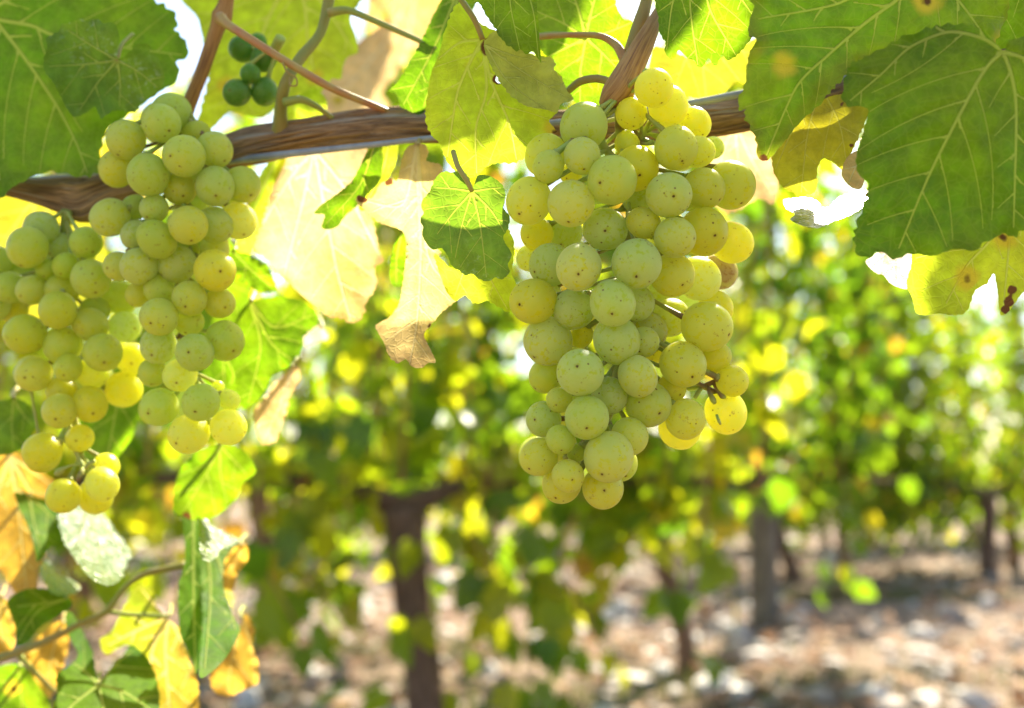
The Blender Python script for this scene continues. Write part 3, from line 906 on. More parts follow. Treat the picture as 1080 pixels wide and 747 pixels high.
    W = Pn(V2[:, 0], V2[:, 1], dep)
    bd = float(dep[np.argmin(np.hypot(V2[:, 0] - base[0], V2[:, 1] - base[1]))])
    org = P(base[0], base[1], bd)
    root = empty("vine_leaf", org, label, "leaf", group)
    me = mesh_np("blade", W - np.array(org), F, attrs={"scar": scar, "vein": np.clip(vein, 0, 9) / 4, "edge": ed / max(size * 0.25, 1)})
    obj("blade", me, LM[mat], root)
    if petiole is None:
        petiole = [(base[0] + rng.uniform(-4, 4), base[1] - 5, 0.008), (base[0] + rng.uniform(-8, 8), base[1] - 12, 0.024)]
    if petiole:
        pp = [np.array(org)] + [np.array(P(q[0], q[1], bd + q[2])) for q in petiole]
        r = pr * 0.0011
        tube_obj("petiole", tube_data(pp, [r * 0.9] + [r] * (len(pp) - 1), 8, step=0.0025), M_PETIOLE, root, origin=org)
    LEAVES.append(root)
    return root

# upper left
vine_leaf("big green leaf filling the top left corner", [(-60, -60), (150, -60), (158, -5), (172, 5), (184, 15), (187, 24), (185, 31), (193, 40), (200, 53), (197, 61), (187, 66), (190, 75), (186, 88), (172, 96), (140, 118), (112, 138), (106, 160), (103, 180), (92, 186), (70, 184), (55, 181), (40, 184), (30, 190), (18, 196), (8, 203), (0, 210), (-60, 200)],
          (-18, 14), [[(0, 21), (33, 27), (60, 38), (130, 50), (192, 58)], [(0, 28), (30, 67), (60, 112), (80, 150), (92, 182)], [(4, 2), (40, -25), (80, -50)], [(-20, 60), (0, 190)]], 0.405, 'green', sx=0.15, sy=-0.3, teeth=(4.0, 15), cup=0.08, quilt=3.0, petiole=[])
vine_leaf("small dark green leaf with a whitish dusting in front of the big top left leaf", [(50, 48), (48, 42), (56, 36), (62, 33), (66, 26), (74, 24), (85, 20), (92, 23), (98, 20), (105, 21), (109, 25), (116, 23), (122, 26), (125, 33), (126, 42), (124, 52), (124, 62), (130, 60), (138, 54), (142, 48), (150, 46), (158, 48), (158, 55), (166, 60), (172, 72), (174, 85), (165, 100), (150, 108), (143, 118), (135, 117), (125, 116), (117, 118), (107, 125), (103, 119), (100, 113), (92, 119), (80, 124), (75, 121), (68, 110), (62, 98), (55, 85), (47, 75), (46, 62)],
          (124, 64), [(72, 32), (52, 70), [(105, 85), (84, 116)], (126, 112), [(145, 75), (166, 92)]], 0.385, 'bloomy', sx=-0.1, sy=0.25, teeth=(1.6, 8), cup=-0.05, petiole=[(128, 48, 0.006), (140, 36, 0.016)], pr=0.7)
vine_leaf("light green leaf behind the brown shoot at top left", [(190, -20), (385, -20), (378, 5), (370, 20), (376, 38), (378, 56), (368, 60), (362, 70), (360, 82), (350, 84), (343, 92), (330, 100), (318, 98), (300, 108), (275, 125), (245, 118), (225, 135), (205, 145), (213, 110), (220, 80), (214, 45), (208, 20)],
          (312, -32), [[(322, 10), (325, 45), (335, 92)], [(285, 15), (268, 60), (240, 115)], [(345, 10), (372, 52)], [(260, -10), (215, 30)]], 0.455, 'lime', sy=-0.25, teeth=(2.5, 12), petiole=[])
vine_leaf("small yellow green leaf peeking over the arm beside the tendril", [(304, 106), (318, 99), (331, 92), (344, 104), (343, 120), (326, 131), (305, 134)], (303, 108), [(340, 112), (325, 128)], 0.44, 'lime', teeth=(1.5, 7))
vine_leaf("pale bleached leaf glowing behind the red petiole", [(338, 95), (352, 72), (368, 52), (385, 38), (408, 20), (420, -20), (470, -20), (458, 30), (436, 55), (420, 75), (404, 98), (412, 112), (395, 126), (372, 128), (345, 124)],
          (440, -22), [[(405, 45), (360, 100)], (420, 95), (385, 40)], 0.74, 'pale', sx=0.1, sy=-0.5, teeth=(3, 11), petiole=[])
vine_leaf("pale bleached leaf behind the green petiole at top centre", [(395, -20), (440, -25), (446, 5), (440, 40), (425, 55), (412, 50), (400, 40), (385, 30), (388, 5)], (430, -25), [(420, 45), (395, 25)], 0.80, 'pale', sy=-0.4, petiole=[])
vine_leaf("folded mid green leaf left of the yellowing centre leaf", [(409, 96), (418, 88), (430, 70), (445, 42), (455, 20), (465, 0), (480, -20), (502, -20), (499, 12), (484, 40), (464, 60), (457, 80), (453, 100), (449, 122), (432, 117), (423, 113), (418, 101)],
          (490, -26), [[(458, 50), (426, 110)], [(465, 60), (447, 112)]], 0.385, 'green', sx=0.5, sy=-0.2, fold=0.25, teeth=(1.8, 9), petiole=[])
vine_leaf("dark green leaf hanging into the top edge above the yellowing centre leaf", [(476, -25), (484, -5), (498, 5), (505, 3), (512, 15), (522, 30), (527, 38), (535, 48), (540, 50), (545, 55), (549, 52), (555, 58), (562, 55), (571, 67), (570, 50), (568, 25), (566, 0), (570, -25)],
          (545, -40), [[(538, 0), (548, 52)], (500, 2), [(562, 10), (568, 60)]], 0.318, 'deep', sx=-0.1, sy=0.15, teeth=(1.5, 9), petiole=[])
vine_leaf("yellowing green leaf with a brown torn hole in the upper centre", [(478, 10), (485, 2), (492, 8), (502, 22), (520, 31), (535, 36), (548, 50), (564, 58), (580, 60), (585, 67), (583, 73), (592, 82), (595, 92), (604, 104), (591, 109), (588, 119), (580, 128), (588, 139), (578, 143), (572, 150), (560, 158), (553, 166), (541, 172), (526, 172), (514, 176), (500, 188), (483, 184), (471, 170), (464, 153), (457, 145), (450, 131), (449, 112), (454, 78), (462, 58), (470, 30)],
          (509, 42), [[(496, 65), (482, 100), (472, 165)], [(518, 85), (537, 130), (545, 168)], [(545, 62), (575, 85), (602, 103)], [(485, 45), (463, 62)], [(513, 95), (502, 135), (503, 182)]], 0.332, 'lime', sx=0.05, sy=-0.2, teeth=(2.2, 9), fold=0.10, quilt=1.6, holes=((516, 49, 4.5), (525, 84, 2.5)), petiole=[(500, 20, -0.002), (478, -12, -0.004)])
centre_leaf = LEAVES[-1]
flap = vine_leaf("folded lobe", [(510, 47), (524, 31), (536, 37), (549, 51), (565, 59), (581, 61), (586, 68), (584, 74), (593, 83), (596, 93), (605, 105), (592, 110), (588, 119), (574, 116), (555, 112), (538, 100), (526, 84), (516, 66)],
          (512, 48), [[(550, 75), (600, 104)], (575, 66), [(535, 85), (575, 115)]], 0.326, 'palelime', sx=0.2, sy=0.25, teeth=(2.0, 8), quilt=1.8, wave=2, petiole=[])
for ch in list(flap.children):
    ch.name = "folded_lobe"
    ch.parent = centre_leaf
    ch.location = flap.location - centre_leaf.location
bpy.data.objects.remove(flap); LEAVES.pop()
vine_leaf("bright green leaf with star shaped veins behind the thick bunch stalk", [(558, -25), (562, 20), (566, 45), (580, 66), (591, 86), (601, 101), (612, 112), (640, 114), (656, 92), (664, 45), (668, 23), (658, 19), (650, 5), (641, -25)],
          (618, 40), [(566, 12), (598, -22), (634, -22), (666, 24), (651, 72), (612, 110), (578, 60)], 0.372, 'green', sy=-0.15, teeth=(2.2, 10), petiole=[(605, 38, -0.004), (585, 36, -0.008), (560, 39, -0.01)])
vine_leaf("dark green toothed leaf hanging from the top edge right of the bunch stalk", [(682, -25), (690, 0), (694, 18), (696, 35), (702, 45), (701, 55), (708, 63), (713, 60), (716, 53), (725, 62), (732, 64), (735, 70), (741, 71), (747, 62), (752, 68), (757, 68), (760, 58), (768, 63), (775, 60), (785, 50), (800, 30), (806, 10), (812, -25)],
          (742, -40), [[(748, 8), (776, 58)], [(728, 0), (736, 68)], [(712, -5), (703, 52)], [(775, -10), (800, 25)]], 0.322, 'deep', sy=0.1, teeth=(1.6, 9), petiole=[])
vine_leaf("glowing yellow leaf behind the dark toothed leaf at the arm", [(684, 84), (688, 50), (705, 52), (740, 66), (765, 60), (800, 38), (812, 50), (812, 76), (800, 88), (788, 90), (776, 86), (765, 97), (745, 104), (733, 105), (722, 98), (713, 92), (698, 97)],
          (735, 30), [(712, 92), (745, 102), (780, 85), (805, 60)], 0.42, 'gold', sy=-0.3, petiole=[])
# upper right
vine_leaf("large spotted green leaf with a drooping tip at upper right", [(796, -25), (795, 8), (790, 20), (789, 38), (797, 42), (790, 55), (787, 75), (785, 90), (779, 105), (779, 115), (786, 116), (786, 125), (792, 135), (797, 148), (799, 165), (806, 171), (815, 165), (828, 150), (845, 128), (860, 115), (880, 92), (897, 75), (912, 62), (940, 55), (970, 48), (1005, 46), (1045, 52), (1050, -25)],
          (972, -30), [[(952, -5), (912, 25), (875, 57), (840, 92), (808, 165)], [(1010, 0), (1040, 40)], [(930, -20), (880, 5), (800, 20)]], 0.305, 'spotted', sx=0.12, sy=0.2, teeth=(3.4, 12), quilt=4.0, wave=8, scars=((805, 168, 6), (790, 41, 4)), petiole=[])
vine_leaf("very large dark green leaf with pale veins filling the right side", [(896, 70), (890, 88), (888, 103), (893, 112), (905, 113), (915, 117), (912, 130), (908, 145), (903, 160), (902, 173), (907, 187), (915, 194), (915, 207), (910, 218), (905, 232), (901, 250), (904, 266), (914, 272), (930, 265), (942, 275), (957, 269), (975, 270), (985, 271), (1010, 263), (1027, 266), (1040, 255), (1060, 247), (1070, 250), (1082, 240), (1125, 230), (1125, 20), (1085, 36), (1064, 42), (1058, 52), (1048, 42), (1030, 28), (1000, 26), (960, 36), (925, 54), (908, 62)],
          (1058, 54), [[(1040, 72), (1018, 110), (980, 185), (948, 262)], [(1067, 80), (1072, 120), (1069, 240)], [(1035, 40), (1000, 34), (960, 50), (930, 78), (897, 106)], [(1090, 70), (1120, 140)]], 0.288, 'deep', sx=-0.05, sy=-0.1, teeth=(4.2, 15), quilt=4.0, wave=8, cup=0.05, sec=40, petiole=[])
vine_leaf("translucent yellow green leaf below the arm at upper right", [(814, 168), (825, 150), (845, 125), (862, 108), (880, 100), (898, 100), (918, 112), (912, 130), (903, 150), (897, 165), (890, 180), (880, 173), (868, 168), (862, 180), (862, 192), (858, 202), (845, 207), (835, 203), (824, 196), (816, 182)],
          (866, 92), [[(885, 130), (893, 172)], [(852, 140), (845, 203)], (818, 178)], 0.345, 'gold', sy=-0.15, teeth=(2, 9), scars=((893, 107, 3), (888, 111, 2), (898, 153, 2.5)), petiole=[])
vine_leaf("green leaf with a long pointed brown tip under the very large dark leaf", [(964, 262), (960, 285), (956, 300), (962, 315), (966, 330), (975, 333), (990, 331), (1005, 333), (1018, 330), (1024, 318), (1028, 306), (1040, 300), (1048, 289), (1052, 305), (1055, 332), (1063, 330), (1072, 318), (1082, 306), (1125, 280), (1125, 190), (1000, 190), (975, 235)],
          (1065, 205), [[(1045, 252), (1020, 280), (998, 320)], [(1064, 260), (1058, 325)], (1115, 270)], 0.312, 'lime', sx=-0.05, sy=-0.2, teeth=(1.5, 10), quilt=1.8, scars=((1068, 306, 6), (1064, 318, 6), (1060, 327, 5)), petiole=[])
vine_leaf("small shiny curled leaf beside the left edge of the very large dark leaf", [(826, 211), (836, 209), (850, 208), (862, 212), (872, 219), (884, 209), (898, 203), (912, 200), (917, 208), (910, 219), (895, 228), (878, 234), (865, 240), (848, 239), (833, 232), (838, 226), (829, 220)],
          (915, 206), [[(880, 216), (832, 222)], (860, 236)], 0.335, 'glossy', sx=-0.3, sy=-3.4, teeth=(1, 6), wave=2, fold=0.5)
vine_leaf("little pale leaf curling up at the left edge of the very large dark leaf", [(888, 186), (890, 172), (899, 161), (915, 157), (914, 176), (909, 198), (898, 198)], (912, 160), [(895, 193)], 0.33, 'pale', sx=0.4, sy=-1.2, teeth=(0.8, 6))  # bright colour stands in for glare on this curl
vine_leaf("leaf scrap coloured pale for white light showing below the left corner of the very large dark leaf", [(913, 276), (925, 289), (931, 290), (940, 300), (956, 305), (958, 290), (966, 262), (950, 266), (943, 270), (932, 264)], (945, 258), [(945, 300), (920, 280)], 0.345, 'pale', sx=-0.8, sy=-3.0, teeth=(1, 7), petiole=[])  # bright white patch put in as a pale leaf colour
vine_leaf("pale peach leaf behind the right side of the large bunch", [(752, 140), (775, 132), (797, 140), (812, 165), (821, 190), (820, 206), (815, 216), (800, 210), (780, 221), (763, 224), (745, 200)], (775, 128), [(815, 205), (785, 215), (755, 195)], 0.43, 'pale', sy=-0.4, teeth=(2, 9), petiole=[])
vine_leaf("dark shaded leaf in the top right corner behind the very large dark leaf", [(985, -25), (1125, -25), (1125, 75), (1085, 62), (1055, 60), (1030, 40), (1005, 25)], (1070, -30), [(1040, 50), (1110, 60), (1000, 10)], 0.345, 'deep', sy=0.3, petiole=[])
# centre left
vine_leaf("big pale peach leaf hanging below the arm left of centre", [(298, 165), (325, 152), (350, 150), (388, 156), (378, 200), (391, 225), (400, 262), (406, 275), (396, 283), (398, 298), (393, 310), (386, 318), (384, 330), (372, 342), (362, 336), (346, 334), (338, 326), (325, 318), (310, 305), (300, 296), (290, 287), (284, 277), (270, 263), (271, 252), (278, 232), (286, 200)],
          (332, 158), [[(345, 230), (357, 290), (370, 338)], [(308, 185), (275, 240)], [(365, 200), (400, 268)], [(318, 220), (300, 290)]], 0.425, 'pale', sx=0.1, sy=-0.3, teeth=(3.0, 10), quilt=1.6, wave=4, petiole=[])
vine_leaf("green leaf edge curling beside the big pale peach leaf under the arm", [(250, 262), (253, 235), (262, 210), (277, 180), (292, 164), (302, 168), (290, 195), (280, 225), (274, 250), (262, 270)], (296, 160), [[(272, 210), (256, 258)]], 0.43, 'lime', sx=-0.3, teeth=(1.5, 8), petiole=[])
vine_leaf("narrow folded green leaf hanging from the arm over the pale peach leaf", [(393, 150), (404, 165), (401, 190), (388, 205), (379, 215), (364, 228), (356, 239), (346, 242), (339, 240), (342, 227), (331, 225), (340, 215), (355, 205), (372, 190), (383, 168)], (396, 150), [[(380, 195), (345, 235)], (335, 223)], 0.38, 'green', sx=0.5, fold=0.5, teeth=(1, 8))
vine_leaf("narrow yellow green leaf blade hanging close under the arm", [(405, 150), (420, 150), (416, 175), (402, 200), (385, 222), (378, 218), (392, 198), (402, 172)], (412, 146), [[(402, 185), (383, 218)]], 0.40, 'lime', sx=0.5, teeth=(1, 8), petiole=[])
vine_leaf("dry peach coloured leaf twisted with a curled brown rimmed end", [(424, 168), (429, 156), (438, 152), (448, 153), (452, 160), (450, 170), (464, 173), (467, 181), (460, 195), (456, 220), (460, 260), (466, 266), (460, 275), (470, 285), (480, 295), (485, 308), (480, 318), (465, 330), (453, 345), (447, 353), (455, 370), (460, 382), (452, 383), (445, 388), (435, 387), (428, 379), (420, 383), (412, 378), (408, 370), (405, 362), (398, 350), (396, 343), (410, 335), (420, 322), (424, 305), (428, 270), (425, 245), (400, 235), (385, 222), (376, 213), (378, 206), (392, 209), (400, 195), (412, 188), (419, 190)],
          (440, 153), [[(442, 210), (444, 270), (440, 340), (432, 385)], [(425, 215), (385, 212)], [(452, 270), (482, 305)]], 0.362, 'peach', sx=-0.25, sy=-0.1, teeth=(1.2, 7), wave=4, fold=0.3, scars=((382, 209, 6), (410, 192, 5), (484, 306, 4), (455, 345, 3)), roll=(430, 340, 0.1, 1.0, -0.9))
vine_leaf("short green leaf hanging behind the dry peach leaf", [(418, 250), (426, 246), (430, 275), (425, 300), (414, 302), (411, 285)], (424, 244), [(418, 300)], 0.40, 'green', sx=0.3, teeth=(1, 7))
vine_leaf("small round dusty green leaf left of the large bunch", [(458, 190), (456, 196), (452, 204), (445, 212), (444, 218), (447, 224), (443, 232), (446, 240), (445, 248), (450, 258), (457, 264), (465, 262), (472, 270), (476, 280), (484, 285), (490, 290), (498, 289), (505, 294), (515, 297), (522, 293), (530, 295), (538, 287), (536, 279), (540, 268), (531, 252), (536, 240), (537, 227), (531, 220), (533, 206), (530, 195), (520, 187), (510, 184), (503, 186), (498, 199), (495, 188), (488, 181), (478, 182), (468, 181), (462, 186)],
          (498, 202), [[(480, 222), (461, 247)], [(506, 235), (513, 292)], (480, 272), [(518, 222), (532, 245)], (458, 198), (528, 198)], 0.322, 'bloomy', sx=-0.1, sy=-0.15, teeth=(1.3, 8), cup=0.08, quilt=1.6, petiole=[(492, 190, -0.001), (483, 176, -0.001), (478, 160, 0.003)], pr=0.8)
vine_leaf("yellow green leaf showing below the small round dusty leaf", [(458, 268), (475, 282), (500, 285), (525, 265), (530, 240), (539, 246), (543, 265), (540, 288), (545, 300), (541, 318), (537, 329), (528, 325), (515, 318), (500, 320), (490, 312), (480, 318), (469, 305)], (500, 255), [[(515, 290), (535, 326)], (480, 312), (540, 262)], 0.345, 'lime', sy=-0.3, teeth=(2, 8), petiole=[])
# left middle
vine_leaf("crinkled light green leaf right of the left bunches", [(258, 322), (290, 312), (312, 315), (330, 325), (336, 340), (321, 355), (318, 370), (310, 380), (300, 390), (286, 400), (279, 415), (267, 425), (255, 432), (248, 400), (246, 350)], (264, 318), [[(290, 345), (330, 332)], [(275, 365), (262, 425)], [(285, 360), (308, 380)]], 0.44, 'green', sx=0.2, sy=-0.4, teeth=(2, 10), quilt=2.2)
vine_leaf("small green leaf between the left bunch and the big pale peach leaf", [(245, 262), (262, 268), (278, 276), (287, 290), (291, 306), (275, 308), (262, 302), (250, 292)], (246, 265), [(286, 302)], 0.43, 'green', sy=-0.4, teeth=(1.5, 8))
vine_leaf("pale yellow leaf scrap hanging under the crinkled light green leaf", [(268, 432), (280, 418), (286, 408), (300, 395), (313, 386), (317, 398), (311, 410), (306, 420), (303, 435), (298, 447), (290, 466), (276, 468), (270, 450)], (308, 388), [(278, 465), (298, 440)], 0.46, 'pale', sy=-0.4, teeth=(2, 8))
vine_leaf("pale scrap added for a white sky gap right of the crinkled light green leaf", [(316, 356), (326, 344), (334, 342), (344, 350), (346, 358), (332, 362), (322, 366)], (340, 346), [(320, 362)], 0.47, 'pale', sx=1.5, sy=-3.2, teeth=(1, 6))  # leaf scrap added in place of a gap of white sky
vine_leaf("green leaf under the tip of the left bunch", [(183, 540), (185, 510), (194, 490), (210, 475), (240, 468), (262, 480), (269, 498), (256, 510), (250, 526), (240, 536), (225, 546), (205, 549), (196, 546)], (232, 470), [[(215, 505), (193, 540)], (240, 532), (260, 500)], 0.46, 'green', sx=-0.2, sy=-0.3, teeth=(1.5, 9), scars=((197, 545, 6),))
vine_leaf("glowing yellow leaf behind the far left bunch", [(-25, 205), (40, 200), (98, 228), (112, 270), (100, 318), (60, 345), (0, 335), (-25, 300)], (40, 205), [(20, 330), (95, 300), (-15, 280)], 0.50, 'gold', sy=-0.3, teeth=(2, 12), petiole=[])
vine_leaf("yellow green leaf between the two left bunches", [(95, 380), (130, 355), (160, 362), (172, 395), (160, 425), (147, 440), (141, 460), (126, 482), (110, 508), (92, 495), (85, 440)], (140, 352), [[(125, 420), (110, 500)], (165, 400), (95, 430)], 0.47, 'green', sy=-0.3, teeth=(2, 10), petiole=[])
vine_leaf("broad leaf glowing behind the middle of the left bunch", [(165, 235), (205, 220), (235, 235), (262, 290), (258, 350), (225, 362), (185, 340), (160, 290)], (205, 222), [(200, 345), (250, 330), (170, 300)], 0.50, 'green', sy=-0.3, petiole=[])
vine_leaf("yellow green leaf behind the lower right of the left bunch", [(206, 385), (238, 372), (262, 395), (256, 425), (240, 446), (222, 430), (210, 412)], (236, 372), [(235, 440), (255, 410)], 0.46, 'green', sy=-0.3, petiole=[])
vine_leaf("small dark green leaf at the left edge below the far left bunch", [(-10, 430), (15, 420), (32, 430), (38, 450), (26, 470), (12, 479), (-10, 476)], (14, 420), [(14, 474), (34, 448)], 0.45, 'deep', sy=-0.4, teeth=(1.5, 8))
# lower left
vine_leaf("orange and green leaf at the left edge under the far left bunch", [(-25, 465), (20, 478), (48, 500), (63, 511), (55, 526), (60, 545), (60, 565), (50, 582), (41, 602), (38, 626), (20, 632), (0, 602), (-25, 592)], (10, 480), [[(20, 540), (28, 622)], (58, 515), [(38, 530), (52, 570)], (-15, 560)], 0.50, 'orange', sy=-0.5, teeth=(2, 10))
vine_leaf("mid green leaf overlapping the orange leaf at the left edge", [(15, 522), (35, 523), (52, 529), (66, 545), (68, 566), (52, 579), (40, 592), (33, 565)], (30, 523), [(44, 585), (64, 555)], 0.485, 'shade', sx=0.5, sy=-1.6, teeth=(1.5, 8))
vine_leaf("green toothed leaf glaring white under the far left bunch tip", [(62, 541), (80, 530), (105, 538), (118, 553), (125, 565), (134, 575), (138, 586), (131, 600), (126, 613), (112, 618), (97, 612), (86, 600), (76, 586), (67, 570)], (92, 532), [[(102, 570), (110, 615)], (134, 585), (78, 582)], 0.48, 'glossy', sx=1.9, sy=-3.2, teeth=(2.4, 9))
vine_leaf("dark green leaf tip above the thin shoot at lower left", [(8, 634), (25, 622), (50, 621), (72, 630), (75, 640), (60, 650), (42, 662), (31, 675), (18, 681), (16, 660)], (70, 632), [[(40, 645), (20, 675)], (18, 640)], 0.455, 'shade', sx=0.3, sy=-1.9, teeth=(1.2, 8))
vine_leaf("dark green leaf with raised pale veins at the bottom left", [(50, 790), (56, 750), (60, 730), (60, 712), (76, 700), (82, 690), (72, 670), (68, 650), (75, 645), (86, 665), (98, 690), (104, 718), (119, 700), (130, 690), (138, 680), (147, 680), (155, 692), (161, 705), (166, 720), (169, 747), (168, 790)], (104, 722), [[(70, 750), (52, 785)], [(130, 730), (164, 752)], (112, 788), (140, 686), (78, 700)], 0.435, 'shade', sx=0.4, sy=-1.9, teeth=(1.8, 9), quilt=2.6)
vine_leaf("large orange leaf with green margins at the bottom left", [(118, 665), (131, 640), (146, 617), (162, 624), (165, 640), (178, 653), (191, 665), (196, 690), (206, 710), (211, 747), (212, 790), (138, 790), (162, 747), (158, 700), (138, 680), (112, 690), (105, 675)], (178, 650), [[(175, 690), (182, 785)], (150, 622), (115, 680), [(160, 690), (155, 780)], (204, 712)], 0.475, 'orange', sx=-0.1, sy=-0.35, teeth=(2, 9))
vine_leaf("tall folded dark green leaf hanging below the left bunch", [(193, 540), (206, 545), (214, 570), (212, 600), (215, 640), (212, 690), (207, 712), (200, 690), (190, 668), (188, 620), (195, 590)], (204, 542), [[(204, 620), (206, 708)]], 0.45, 'shade', sx=1.8, sy=-0.6, teeth=(1.2, 8))
vine_leaf("broad drooping green leaf right of the tall folded leaf", [(213, 545), (226, 560), (240, 566), (252, 572), (238, 590), (236, 620), (246, 650), (253, 665), (241, 690), (226, 707), (210, 713), (214, 660), (211, 600)], (214, 548), [[(222, 620), (216, 705)], (248, 664)], 0.455, 'shade', sx=0.6, sy=-1.7, teeth=(1.2, 9))
vine_leaf("glossy piece added for the white glare at the top of the broad drooping leaf", [(209, 541), (216, 545), (223, 553), (232, 559), (242, 563), (252, 570), (241, 577), (233, 580), (228, 588), (221, 592), (213, 589), (210, 570)], (211, 543), [(250, 570), (218, 590)], 0.44, 'glossy', sx=1.9, sy=-3.2, teeth=(1.4, 7), wave=1.5, petiole=[])  # separate tilted piece added to make the drooping leaf's glare
vine_leaf("small glossy leaf added for the white glare above the dark leaf tip at lower left", [(40, 594), (47, 591), (54, 594), (60, 606), (72, 610), (85, 618), (79, 626), (66, 628), (54, 625), (45, 612)], (44, 594), [(80, 621), (56, 622)], 0.485, 'glossy', sx=2.4, sy=-3.4, teeth=(1.2, 7), wave=1.5, petiole=[])  # added leaf, tilted to catch the sun as a white glint
vine_leaf("orange leaf at the lower left right of the drooping green leaf", [(222, 706), (235, 690), (250, 668), (259, 648), (268, 664), (266, 680), (273, 700), (272, 721), (256, 728), (241, 734), (225, 729)], (256, 652), [[(246, 690), (240, 730)], (270, 715)], 0.49, 'orange', sx=0.1, sy=-0.5, teeth=(2, 8))
vine_leaf("pale orange leaf scrap above the drooping green leaf", [(228, 602), (231, 588), (245, 580), (259, 574), (261, 590), (251, 605), (246, 623), (233, 619)], (256, 576), [(236, 615)], 0.50, 'orange', sy=-0.4, teeth=(1.5, 7))
vine_leaf("orange leaf at the left edge below the dark leaf tip", [(-25, 625), (8, 635), (17, 655), (15, 681), (4, 692), (-25, 692)], (0, 630), [(5, 688), (14, 660)], 0.49, 'orange', sy=-0.3)
vine_leaf("narrow orange leaf under the thin shoot at lower left", [(26, 692), (48, 665), (64, 655), (73, 666), (71, 690), (61, 718), (52, 736), (38, 720)], (66, 658), [[(55, 690), (50, 730)]], 0.50, 'orange', sx=0.2, sy=-0.3, teeth=(1.5, 8))
vine_leaf("yellow green leaf in the bottom left corner", [(-25, 720), (12, 700), (38, 712), (52, 740), (48, 790), (-25, 790)], (20, 704), [(20, 780), (-20, 760)], 0.49, 'green', sy=-0.3, teeth=(2, 9))

# ------------------------------------------------------------------ foreground vine: arm, shoots, unseen leaves added above the frame
def px_tube(name, pts, mat, parent=None, segs=14, ridge=0.0, lump=0.0, seed=0, origin=None, step=None):
    """pts: (px, py, depth, radius in px)"""
    p = [np.array(P(a, b, d)) for a, b, d, r in pts]
    r = [r * K * d for a, b, d, r in pts]
    return tube_obj(name, tube_data(p, r, segs, ridge, lump, seed, step=step), mat, parent, origin)

v_org = P(80, 210, 0.385)
vine = empty("grape_vine", v_org, "foreground vine with a woody brown arm crossing the top of the photo", "grape vine")
px_tube("arm", [(-60, 180, 0.40, 10), (0, 195, 0.41, 11), (40, 203, 0.412, 14), (72, 208, 0.415, 21), (92, 212, 0.415, 24), (115, 200, 0.415, 17), (170, 185, 0.415, 15), (240, 162, 0.408, 17), (275, 153, 0.40, 20), (330, 142, 0.392, 18), (400, 134, 0.386, 18), (450, 132, 0.384, 18), (540, 136, 0.382, 18), (640, 136, 0.381, 19), (700, 132, 0.381, 19), (790, 120, 0.376, 18), (890, 99, 0.37, 15), (1000, 75, 0.35, 12), (1140, 50, 0.345, 11)],
        M_CANE, vine, 36, 0.09, 0.07, 3, v_org, step=0.003)
px_tube("shoot", [(184, 178, 0.415, 7.5), (197, 118, 0.408, 7.5), (216, 68, 0.40, 7.2), (229, 30, 0.396, 7.6), (234, 17, 0.395, 10.5), (238, 5, 0.394, 8), (245, -40, 0.39, 7)], M_SHOOT, vine, 14, 0.04, 0.05, 4, v_org, step=0.002)
px_tube("shoot", [(296, 146, 0.394, 11), (296, 122, 0.388, 7), (300, 90, 0.38, 6), (318, 60, 0.385, 5.5), (340, 30, 0.39, 5.5), (352, -30, 0.39, 7)], M_SHOOT_GREEN, vine, 12, 0.04, 0.08, 5, v_org, step=0.002)
px_tube("shoot", [(662, 64, 0.345, 7), (672, 36, 0.345, 8.5), (682, 0, 0.345, 6), (690, -40, 0.345, 6)], M_SHOOT_GREEN, vine, 12, 0.02, 0.02, 6, v_org, step=0.002)
# stout stub that carries the large bunch
px_tube("stub", [(636, 112, 0.336, 6), (645, 104, 0.334, 14), (655, 92, 0.333, 16.5), (668, 66, 0.334, 14), (684, 35, 0.337, 10), (697, 8, 0.342, 5)], M_SHOOT, vine, 20, 0.04, 0.05, 8, v_org, step=0.0015)
px_tube("petiole", [(232, 19, 0.384, 7), (240, 26, 0.38, 5), (262, 40, 0.374, 4.6), (300, 64, 0.372, 4.4), (350, 93, 0.374, 4.2), (400, 114, 0.380, 3.6), (425, 124, 0.388, 3.2)], M_PETIOLE_RED, vine, 10, seed=9, origin=v_org, step=0.002)
px_tube("petiole", [(346, 14, 0.385, 5), (366, 11, 0.385, 4), (395, 22, 0.385, 3.5), (440, 42, 0.385, 3), (460, 52, 0.385, 2.5)], M_PETIOLE, vine, 10, seed=10, origin=v_org, step=0.002)
px_tube("petiole", [(300, 108, 0.38, 5), (318, 105, 0.378, 4), (335, 113, 0.382, 3), (352, 126, 0.386, 2.5), (362, 136, 0.392, 2.3)], M_PETIOLE, vine, 10, seed=11, origin=v_org, step=0.002)
px_tube("petiole", [(568, 39, 0.352, 3.2), (600, 37, 0.35, 3), (632, 38, 0.348, 3.5), (650, 48, 0.345, 4.5), (660, 66, 0.342, 6)], M_PETIOLE_RED, vine, 10, seed=12, origin=v_org, step=0.002)
px_tube("petiole", [(598, 97, 0.35, 3.6), (612, 86, 0.347, 4.2), (630, 83, 0.343, 4.4), (648, 88, 0.34, 4)], M_SHOOT_GREEN, vine, 10, seed=13, origin=v_org, step=0.002)
px_tube("tendril", [(298, 66, 0.37, 1.2), (303, 76, 0.37, 1.1), (312, 82, 0.37, 1.0), (313, 90, 0.37, 0.9), (306, 90, 0.37, 0.9), (305, 82, 0.372, 0.8)], M_SHOOT_GREEN, vine, 6, seed=14, origin=v_org, step=0.0006)
px_tube("shoot", [(-60, 715, 0.47, 4), (0, 694, 0.47, 4.2), (45, 678, 0.47, 3.8), (85, 658, 0.47, 3.4), (112, 645, 0.47, 4), (130, 622, 0.47, 3.0), (152, 606, 0.47, 3.2), (195, 596, 0.47, 3.6)], M_SHOOT_GREEN, vine, 10, 0.03, 0.05, 15, v_org, step=0.002)
